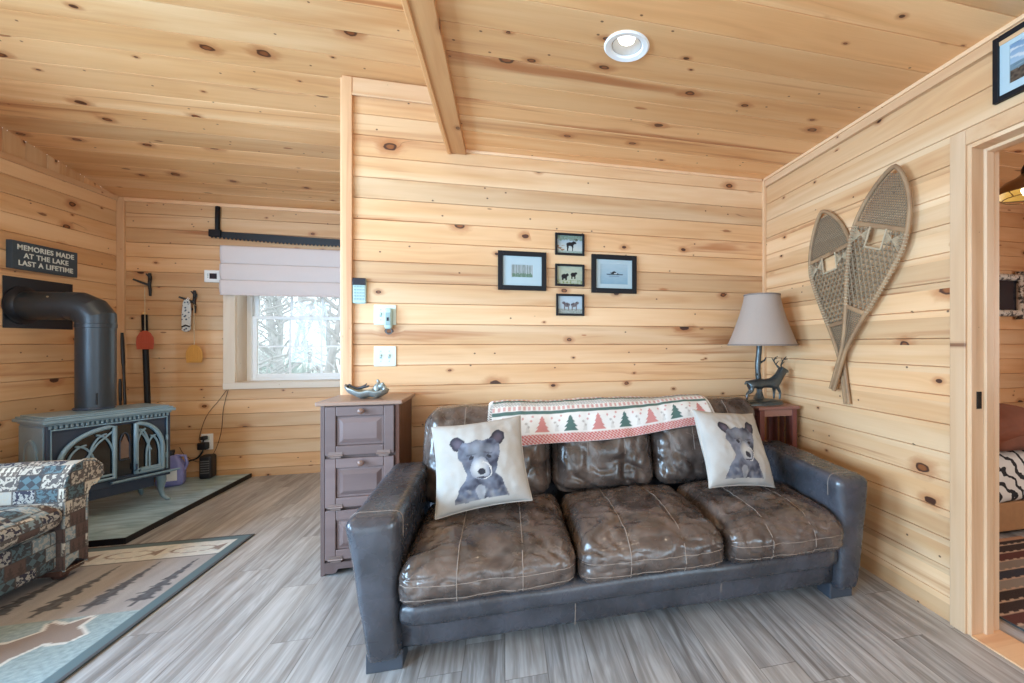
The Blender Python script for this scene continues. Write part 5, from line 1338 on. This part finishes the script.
def armchair():
    # chair looks along +x; local origin under its front, far arm side
    root = thing('armchair', 'lodge patchwork upholstered armchair with rolled arms standing on the rug', 'armchair', (-2.150, 2.835, 0.0))
    D, W = 0.86, 0.98
    for s in (0, 1):
        def arm(u, v, s=s):
            # cross-section of a rolled arm, swept back along -x
            A = [(-0.118, 0.06), (-0.118, 0.42), (-0.116, 0.475), (-0.10, 0.535), (-0.065, 0.580), (-0.015, 0.592), (0.045, 0.580), (0.088, 0.54), (0.092, 0.49), (0.052, 0.452), (0.018, 0.445), (0.004, 0.42), (0.0, 0.36), (0.0, 0.06)]
            k = u * (len(A) - 1); i = min(len(A) - 2, int(k)); f = k - i
            y = A[i][0] * (1 - f) + A[i + 1][0] * f; z = A[i][1] * (1 - f) + A[i + 1][1] * f
            x = -D * 0.9 * v
            z += 0.006 * nz(x * 7, y * 9, s)
            return (x, y if s == 0 else -W + 0.118 - 0.118 - y + 0.0, z)
        m = MB().grid(52, 18, arm); n = 53
        front = [arm(i / 52, 0) for i in range(53)]
        b = len(m.v); cz = 0.3
        m.v += [(0.012, p[1] * 0.96 + (-0.06 if s == 0 else -W + 0.06) * 0.04, p[2] * 0.97 + 0.009) for p in front]
        m.f += [(i, b + i, b + i + 1, i + 1) for i in range(52)]
        cu = (-0.059 if s == 0 else -W + 0.059)
        # fill the front panel by fans from inner points
        ci = len(m.v); m.v += [(0.016, cu, 0.10), (0.016, cu, 0.30), (0.016, cu + (0.0 if s == 0 else 0.0), 0.50)]
        for i in range(52):
            za = (front[i][2] + front[i + 1][2]) / 2; c = ci + (2 if za > 0.42 else (1 if za > 0.2 else 0))
            if i and c != pc: m.f.append((b + i, pc, c))
            pc = c
            m.f.append((b + i, c, b + i + 1))
        m.add([(0.012, front[0][1], 0.06), (0.012, front[-1][1], 0.06), (-D * 0.9, front[-1][1], 0.06), (-D * 0.9, front[0][1], 0.06)], [(0, 1, 2, 3)])
        ob = m.build('arm', M_patch, root, smooth=50)
        pp = [Vector((0.012, p[1], p[2])) for p in front]
        MB().tube(pp, 0.006, 6).build('piping', M_patch, ob)
    def rail(p, w): 
        return p
    MB().rbox(-D + 0.05, -0.012, -W + 0.116, -0.116, 0.075, 0.275, 0.02, 8, rail).build('seat_base', M_patch, root, smooth=60)
    def cush(p, w):
        if w.z > 0: p.z += 0.035 * (1 - w.x ** 2) * (1 - w.y ** 2) + 0.005 * nz(p.x * 6, p.y * 6)
        if w.x > 0.5: p.x += 0.02 * (1 - w.z ** 2)
        return p
    MB().rbox(-D + 0.26, 0.018, -W + 0.122, -0.122, 0.270, 0.415, 0.06, 14, cush).build('seat_cushion', M_patch, root, smooth=70)
    def bk(p, w): p.x -= (p.z - 0.4) * 0.25; return p
    MB().rbox(-D + 0.02, -D + 0.27, -W + 0.10, -0.10, 0.30, 0.92, 0.10, 14, bk).build('backrest', M_patch, root, smooth=70)
    MB().box(-0.09, 0.004, -0.125, 0.002, 0.040, 0.064).build('plinth', M_chairwood, root, bevel=0.004, smooth=0)
    for x in (-0.05, -D + 0.14):
        for y in (-0.06, -W + 0.06):
            MB().lathe([(0.026, 0), (0.034, 0.02), (0.030, 0.064)], 16, Matrix.Translation((x, y, 0.010))).build('foot', M_chairwood, root)
M_chairwood = plain('brown_chair_wood', lin(74, 52, 46), 0.4)
armchair()

# ---------------------------------------------------------------- outlet, plugs, leads, jug
def outlet():
    root = thing('wall_outlet', 'white wall outlet low on the far wall beside the stove', 'outlet', (-2.545, YW, 0.333))
    MB().box(-0.044, 0.044, -0.008, 0.0, -0.070, 0.070).build('plate', M_white, root, bevel=0.003)
    for z in (-0.03, 0.03): MB().box(-0.018, 0.018, -0.0105, -0.0075, z - 0.016, z + 0.016).build('socket', M_ivory, root, bevel=0.002)
outlet()
def adapter(x, z, label, w=0.030):
    root = thing('plug_adapter', label, 'plug', (x, YW - 0.0105, z), group='black plugs in the wall outlet')
    MB().box(-w, w, -0.050, -0.001, -w * 0.9, w * 0.9).build('plug_body', M_blackplastic, root, bevel=0.006)
    MB().tube([(0, -0.03, -w * 0.85), (0, -0.034, -w * 0.85 - 0.018)], [0.007, 0.004], 8).build('strain_relief', M_blackplastic, root)
M_blackplastic = plain('black_plastic', lin(26, 26, 32), 0.45)
adapter(-2.552, 0.372, 'small black plug in the upper socket of the wall outlet', 0.018)
adapter(-2.556, 0.303, 'bulky black adapter in the lower socket of the wall outlet', 0.034)
def lead(label, pts, r, name='power_lead'):
    P = [Vector(p) for p in pts]; out = []
    for i in range(len(P) - 1):
        p0, p1, p2, p3 = P[max(0, i - 1)], P[i], P[i + 1], P[min(len(P) - 1, i + 2)]
        for k in range(8):
            t = k / 8
            out.append(0.5 * ((2 * p1) + (p2 - p0) * t + (2 * p0 - 5 * p1 + 4 * p2 - p3) * t * t + (3 * p1 - p0 - 3 * p2 + p3) * t ** 3))
    out.append(P[-1])
    return tag(MB().tube(out, r, 6).build(name, M_cordbrown if r < 0.005 else M_blackplastic), label, 'lead')
M_cordbrown = plain('brown_cord', lin(70, 48, 36), 0.6)
y = YW - 0.012
lead('thin brown lead running from the outlet up to the window sill', [(-2.556, y - 0.03, 0.345), (-2.60, y, 0.36), (-2.55, y, 0.55), (-2.45, y, 0.70), (-2.395, y, 0.785)], 0.0022)
lead('thin brown lead looping from the window sill down towards the floor by the outlet', [(-2.385, y, 0.785), (-2.42, y, 0.62), (-2.44, y, 0.40), (-2.50, y, 0.22), (-2.60, y, 0.16), (-2.70, y, 0.22), (-2.73, y - 0.02, 0.30)], 0.0022)
lead('thick black lead dropping from the outlet behind the stove', [(-2.556, y - 0.034, 0.255), (-2.60, y - 0.03, 0.20), (-2.69, y - 0.03, 0.16), (-2.72, y - 0.05, 0.06), (-2.80, y - 0.06, 0.044), (-2.90, y - 0.06, 0.044)], 0.0075)
def jug():
    root = thing('plastic_jug', 'lavender blue plastic jug on the hearth behind the stove leg', 'jug', (-2.655, 4.25, 0.034), 0.3)
    def fn(p, w):
        if p.z > 0.16: q = (p.z - 0.16) / 0.10; p.x *= 1 - 0.55 * q; p.y *= 1 - 0.5 * q
        return p
    MB().rbox(-0.085, 0.085, -0.055, 0.055, 0.0, 0.25, 0.03, 10, fn).build('jug_body', M_lav, root, smooth=60)
    MB().lathe([(0.020, 0.245), (0.020, 0.268), (0.024, 0.268), (0.024, 0.29), (0, 0.29)], 16).build('cap', M_blackplastic, root)
    MB().tube([(0.03, 0, 0.243), (0.085, 0, 0.235), (0.098, 0, 0.17), (0.08, 0, 0.12)], 0.011, 8).build('handle', M_lav, root, smooth=60)
    MB().box(-0.05, 0.05, -0.0565, -0.0545, 0.05, 0.14).build('paper_label', M_white, root, smooth=0)
M_lav = plain('lavender_plastic', lin(128, 132, 190), 0.4)
jug()
def bag():
    root = thing('black_blower', 'small black blower box against the wall between the jug and the outlet', 'blower', (-2.500, 4.425, 0.034), 0.1)
    MB().rbox(-0.045, 0.045, -0.05, 0.05, 0.0, 0.20, 0.02, 8).build('housing', M_blackplastic, root)
    g = MB()
    for k in range(6): g.box(-0.03, 0.03, -0.0525, -0.0495, 0.05 + k * 0.02, 0.058 + k * 0.02)
    g.build('grille', M_greydark, root, smooth=0)
bag()

# ---------------------------------------------------------------- recessed ceiling light
def emis(name, col, s):
    t = NT(name); e = t.n('Emission', Color=col, Strength=s); t.t.links.new(e.outputs[0], t.out.inputs[0]); return t.mat
M_reflector = plain('satin_reflector', lin(150, 150, 148), 0.4, var=0.02)
def can():
    root = thing('recessed_light', 'lit recessed ceiling light with white trim ring in the flat plank ceiling', 'ceiling light', (CAN[0], CAN[1], ZC))
    ring = [(0.090, 0.0), (0.092, -0.004), (0.086, -0.009), (0.066, -0.006), (0.058, 0.004), (0.057, 0.010)]
    MB().lathe(ring + [(0.075, 0.002)], 48, closed=True).build('trim_ring', M_white, root, smooth=40)
    MB().lathe([(0.058, 0.0), (0.052, 0.05), (0.050, 0.085), (0.0, 0.088), (0.0, 0.095), (0.056, 0.09), (0.062, 0.002)], 40, closed=True).build('reflector', M_reflector, root, smooth=40)
    MB().lathe([(0.0, 0.012), (0.020, 0.014), (0.032, 0.022), (0.037, 0.036), (0.030, 0.062), (0.018, 0.086)], 28).build('bulb', emis('lit_bulb', (1, 0.94, 0.86, 1), 5.0), root, smooth=50)
can()

# ---------------------------------------------------------------- bedroom seen through the doorway
XB0, XB1, YB0, YB1 = XR + TH, 4.7, -0.9, 2.75
panel('wall_bedroom_back', XB0, XB1, 0, ZC, BW, OFF, frame_m((0, YB1, 0), X_, Z_, nY), M_wall)
panel('wall_bedroom_right', -YB1, -YB0, 0, ZC, BW, OFF, frame_m((XB1, 0, 0), nY, Z_, nX), M_wall, holes=[(-1.3, -0.1, 0.8, 2.0)])
panel('wall_bedroom_front', -XB1, -XB0, 0, ZC, BW, OFF, frame_m((0, YB0, 0), nX, Z_, Y_), M_wall)
panel('wall_bedroom_left', YB0, YB1, 0, ZC, BW, OFF, frame_m((XB0 - 0.002, 0, 0), Y_, Z_, X_), M_wall, holes=[(DOOR[0], DOOR[1], -1, DOOR[3])])
panel('ceiling_bedroom', XB0 - 0.01, XB1, -YB1, -YB0, 0.17, 0.0, frame_m((0, 0, ZC), X_, nY, nZ), M_ceil)
mb = MB(); mb.add([(YB0, -XB1, -0.001), (YB1, -XB1, -0.001), (YB1, -XR, -0.001), (YB0, -XR, -0.001)], [(0, 1, 2, 3)])
struct(mb.build('floor_bedroom', M_floor, mw=frame_m((0, 0, 0), Y_, nX, Z_), smooth=0))
M_brass = plain('aged_brass', lin(140, 116, 84), 0.3, Metallic=0.8, var=0.15)
M_brassin = plain('shade_lining', lin(236, 206, 120), 0.4)
M_tan = plain('tan_quilt', lin(166, 124, 84), 0.9, var=0.15)
M_brown = plain('rust_brown_blanket', lin(122, 74, 54), 0.95, var=0.25, scale=14)
def spread_mat():
    t = NT('white_black_bedspread'); o = t.obj(); w = t.n('TexWave', {'bands_direction': 'DIAGONAL'}, Vector=o, Scale=6.0, Distortion=9.0, Detail=3.0).outputs[0]
    return t.bsdf(t.mix(t.rng(w, 0.74, 0.80), lin(222, 220, 216), lin(30, 28, 32)), 0.9)
M_spread = spread_mat()
def bed():
    root = thing('bed', 'bed with white and black patterned bedspread seen through the bedroom doorway', 'bed', (3.45, 2.0, 0))
    x0, x1, y0, y1 = -0.75, 0.80, 0.0, 0.72
    MB().box(x0, x1, y0 + 0.02, y1, 0.03, 0.205).build('bed_rail', M_tan, root, bevel=0.005, smooth=0)
    def mf(p, w):
        p.z += 0.012 * nz(p.x * 5, p.y * 5); p.y += 0.012 * nz(p.x * 6, p.z * 4, 2) if w.y < -0.3 else 0; return p
    MB().rbox(x0 + 0.01, x1 - 0.01, y0 + 0.03, y1 - 0.01, 0.20, 0.50, 0.06, 14, mf).build('mattress', M_tan, root, smooth=60)
    MB().rbox(x0 - 0.01, x1, y0 + 0.0, y1 - 0.005, 0.195, 0.53, 0.07, 18, mf).build('bedspread', M_spread, root, smooth=60)
    for x in (x0 + 0.03, x1 - 0.09):
        for yy in (y0 + 0.02, y1 - 0.08): MB().box(x, x + 0.06, yy, yy + 0.06, 0, 0.104).build('leg', M_trim2, root, smooth=0)
bed()
def fold_blanket():
    root = thing('brown_blanket', 'rust brown blanket heaped on the bed beyond the doorway', 'blanket', (3.05, 2.14, 0.545))
    def fn(p, w):
        p.z *= 1 - 0.35 * (w.x ** 2) - 0.25 * w.y ** 2; p.z += 0.02 * nz(p.x * 7, p.y * 7); p.y -= (0.06 if w.y < 0 and w.z < 0.3 else 0); return p
    MB().rbox(-0.30, 0.6, -0.18, 0.4, 0.0, 0.24, 0.09, 14, fn).build('cloth', M_brown, root, smooth=70)
fold_blanket()
def bed_rug():
    root = thing('bedroom_rug', 'dark red and black woven rug with cream chevrons on the bedroom floor', 'rug', (2.60, 1.57, 0))
    def col(a, b):
        d = b + 0.03 * abs((a * 9) % 1 - 0.5)
        if abs(b) > 0.93: return lin(196, 150, 120)
        s = int((d + 1) * 6) % 6
        if ((d + 1) * 6) % 1 < 0.14: return lin(206, 178, 156)
        return [lin(150, 142, 134), lin(34, 40, 62), lin(140, 130, 122), lin(92, 40, 36), lin(46, 24, 26), lin(42, 24, 26)][s]
    hx, hy = 0.50, 0.42
    g = MB().grid(120, 120, lambda u, v: (-hx + 2 * hx * u, -hy + 2 * hy * v, 0.008 + 0.001 * nz(u * 20, v * 20)))
    g.build('pile', M_rugprint, root, cols=[col(2 * i / 120 - 1, 2 * j / 120 - 1) for j in range(121) for i in range(121)], smooth=0)
    MB().tube([(-hx, -hy, 0.004), (hx, -hy, 0.004), (hx, hy, 0.004), (-hx, hy, 0.004), (-hx, -hy, 0.004)], 0.0042, 6, cap=False).build('bound_edge', M_rugedge, root)
bed_rug()
def pendant():
    root = thing('pendant_lamp', 'lit brass pendant lamp with yellow lining in the bedroom doorway', 'pendant lamp', (2.545, 1.60, ZC))
    z = -0.455
    MB().lathe([(0.138, z), (0.128, z + 0.03), (0.095, z + 0.062), (0.050, z + 0.085), (0.026, z + 0.105), (0.024, z + 0.105), (0.046, z + 0.082), (0.091, z + 0.058), (0.124, z + 0.027), (0.134, z)], 36, closed=True).build('shade', M_brass, root, smooth=50)
    MB().lathe([(0.131, z + 0.003), (0.122, z + 0.026), (0.090, z + 0.056), (0.046, z + 0.079), (0.045, z + 0.077), (0.089, z + 0.052), (0.120, z + 0.022)], 36, closed=True).build('lining', M_brassin, root, smooth=50)
    MB().lathe([(0.028, z + 0.098), (0.030, z + 0.125), (0.018, z + 0.15), (0.0, z + 0.152)], 20).build('cap', M_dark, root, smooth=40)
    MB().tube([(0, 0, z + 0.15), (0, 0, 0)], 0.006, 8).build('stem', M_dark, root)
    MB().lathe([(0.055, -0.03), (0.06, 0.0), (0, 0)], 24).build('ceiling_rose', M_dark, root)
    MB().lathe([(0.0, z - 0.01), (0.022, z), (0.03, z + 0.022), (0.02, z + 0.05), (0.012, z + 0.075), (0.0, z + 0.08)], 20).build('bulb', emis('warm_bulb', (1, 0.85, 0.6, 1), 8.0), root, smooth=50)
    g = MB(); g.tube([(0.10 * math.cos(a), 0.10 * math.sin(a), z - 0.02) for a in [2 * PI * k / 24 for k in range(25)]], 0.0025, 5, cap=False)
    for k in range(4): a = PI / 2 * k; g.tube([(0.10 * math.cos(a), 0.10 * math.sin(a), z - 0.02), (0.13 * math.cos(a), 0.13 * math.sin(a), z + 0.002)], 0.0025, 5)
    g.build('wire_guard', M_brass, root)
pendant()
def birch_frame():
    root = thing('birch_mirror', 'small birch bark framed mirror on the bedroom wall', 'mirror', (4.06, YB1, 1.60))
    t = NT('birch_bark'); n_ = t.noise(t.obj(), 28.0, 3, 0.7)
    M = t.bsdf(t.mix(t.rng(n_, 0.48, 0.58), lin(206, 202, 194), lin(50, 46, 46)), 0.8)
    for a, b, c, d in ((-0.2, 0.2, 0.15, 0.15), (-0.2, 0.2, -0.15, -0.15), (-0.16, -0.16, -0.2, 0.2), (0.16, 0.16, -0.2, 0.2)):
        MB().tube([(a, -0.03, c), (b, -0.03, d)], 0.028, 10).build('frame_log', M, root, smooth=50)
    MB().box(-0.15, 0.15, -0.025, -0.001, -0.14, 0.14).build('mirror_glass', M_screen, root, smooth=0)
birch_frame()

# ---------------------------------------------------------------- outside the window
M_snow = plain('pale_ground_outside', lin(206, 212, 206), 0.9, var=0.1, scale=1.0)
mb = MB(); mb.add([(-40, YW + 0.35, -0.9), (30, YW + 0.35, -0.9), (30, 60, 1.5), (-40, 60, 1.5)], [(0, 1, 2, 3)])
struct(mb.build('ground', M_snow, smooth=0))
M_bark = plain('grey_bark_glare', lin(178, 178, 178), 0.9, var=0.3, scale=8)  # bark and shrub tones paled for frost and overexposed outdoor haze
M_fir = plain('frosted_fir_glare', lin(176, 186, 182), 0.9, var=0.2, scale=6)
rr = random.Random(4)
def tree(x, y, h, group, label):
    z0 = -0.9 + (y - YW) * 0.043
    root = thing('bare_tree', label, 'tree', (x, y, z0), group=group)
    tk = MB(); br = MB()
    pts = [(0.15 * math.sin(k * 0.8 + x), 0, h * k / 8) for k in range(9)]
    tk.tube(pts, [0.11 * (1 - k / 9.5) * h / 6 for k in range(9)], 7); tk.build('trunk', M_bark, root)
    for k in range(34):
        z = h * (0.10 + 0.85 * rr.random()); a = rr.random() * 2 * PI; L = (h - z) * 0.20 + 0.3
        p = Vector((0.1 * math.sin(z), 0, z)); q = p + Vector((math.cos(a) * L, math.sin(a) * L, L * (0.3 + 0.5 * rr.random())))
        m = p.lerp(q, 0.5) + Vector((0, 0, 0.08)); br.tube([p, m, q], [0.034, 0.024, 0.008], 4)
        for j in range(4):
            s = p.lerp(q, 0.35 + 0.15 * j); e = s + Vector((rr.uniform(-.4, .4), rr.uniform(-.4, .4), rr.uniform(.05, .5))); br.tube([s, e], [0.016, 0.005], 3)
    br.build('branches', M_bark, root)
for i, (y, a) in enumerate([(8.0, -.345), (9.0, -.54), (12.0, -.45), (13.2, -.31), (13.4, -.53), (15.6, -.45), (16.6, -.36), (19.2, -.50), (20.4, -.41), (23.2, -.34), (24.2, -.46), (27.4, -.40), (28.2, -.52)]):
    tree(a * y, y, 4.0 + 2.0 * rr.random() + (y - 8) * 0.08, 'bare trees outside the window', 'leafless grey tree standing outside beyond the far window')
for i in range(5):
    y = (7.0, 10.0, 14.2, 18.0, 22.0)[i]; x = -(0.43, 0.36, 0.40, 0.44, 0.49)[i] * y
    root = thing('bush', 'low frosted shrub outside beyond the far window', 'bush', (x, y, -0.9 + (y - YW) * 0.043), group='frosted shrubs outside the window')
    m = MB()
    for k in range(160):
        a = rr.random() * 2 * PI; e = rr.random() ** 0.5; L = 0.9 + 0.5 * rr.random()
        q = Vector((math.cos(a) * e * 1.1, math.sin(a) * e * 0.9, L * (1.1 - 0.6 * e)))
        m.tube([(q.x * 0.15, q.y * 0.15, 0), (q.x * 0.6, q.y * 0.6, q.z * 0.6), q], [0.02, 0.013, 0.005], 3)
    m.build('twigs', M_fir, root)

# ---------------------------------------------------------------- light
w = bpy.data.worlds.new('overcast'); SC.world = w; w.use_nodes = True
nt = w.node_tree; bg = nt.nodes['Background']; bg.inputs[0].default_value = (0.86, 0.94, 1.0, 1); bg.inputs[1].default_value = 3.4
def area(name, loc, rot, sx, sy, power, col, spread=PI):
    l = bpy.data.lights.new(name, 'AREA'); l.shape = 'RECTANGLE'; l.size = sx; l.size_y = sy; l.energy = power; l.color = col; l.spread = spread
    o = bpy.data.objects.new(name, l); COL.objects.link(o); o.location = loc; o.rotation_euler = rot; return o
DAY = (0.44, 0.715, 1.0); DAYW = (0.52, 0.775, 1.0)
RW = [(-2.3, -0.5, 0.7, 2.05)]  # window light added out of view to brighten the stove front
for i, (a, b, c, d) in enumerate(LW):
    area('daylight_side_window', (XL - 0.05, (a + b) / 2, (c + d) / 2), (0, -PI / 2, 0), d - c, b - a, 330, DAY)
for i, (a, b, c, d) in enumerate(FD):
    area('daylight_front_window', ((a + b) / 2, YF - 0.05, (c + d) / 2), (PI / 2, 0, 0), b - a, d - c, 26, DAYW)
for i, (a, b, c, d) in enumerate(RW):
    area('added_stove_daylight', (XR + 0.05, (a + b) / 2, (c + d) / 2), (0, PI / 2, 0), d - c, b - a, 95, DAYW)
area('daylight_bedroom_window', (XB1 + 0.05, 0.7, 1.4), (0, PI / 2, 0), 1.2, 1.2, 50, (1, 0.97, 0.92))
def spot(loc, e, col=(1, 0.86, 0.68)):
    l = bpy.data.lights.new('warm_spot', 'SPOT'); l.energy = e; l.color = col; l.spot_size = math.radians(140); l.spot_blend = 0.7; l.shadow_soft_size = 0.05
    o = bpy.data.objects.new('warm_spot', l); COL.objects.link(o); o.location = loc; return o
spot((CAN[0], CAN[1], ZC - 0.004), 15, (1, 0.80, 0.56))
for x, y in ((0.478, -0.6), (1.2, -1.8)): spot((x, y, ZC - 0.02), 10, (1, 0.80, 0.56))  # added spots out of view, no fixtures modelled
spot((-1.7, 2.6, zroof(2.6) - 0.03), 36, (1, 0.78, 0.52))  # added warm spot without a fixture, brightens the far and stove walls

# ---------------------------------------------------------------- camera
cam = bpy.data.cameras.new('camera'); co = bpy.data.objects.new('camera', cam); COL.objects.link(co); SC.camera = co
yaw = math.atan(103 / 430)
co.location = (0, 0, H); co.rotation_euler = (PI / 2, 0, -yaw)
cam.sensor_fit = 'HORIZONTAL'; cam.sensor_width = 36.0; cam.lens = 430 / 1024 * 36
cam.shift_x = -(608 - 512) / 1024; cam.shift_y = (343 - 341.5) / 1024
cam.clip_start = 0.02; cam.clip_end = 200
vs_ = SC.view_settings; vs_.view_transform = 'Standard'; vs_.look = 'None'; vs_.exposure = -0.46; vs_.gamma = 1.0; vs_.use_curve_mapping = False
SC.cycles.max_bounces = 10; SC.cycles.diffuse_bounces = 6; SC.cycles.glossy_bounces = 4; SC.cycles.transparent_max_bounces = 12
SC.cycles.sample_clamp_indirect = 6.0; SC.cycles.caustics_reflective = False; SC.cycles.caustics_refractive = False
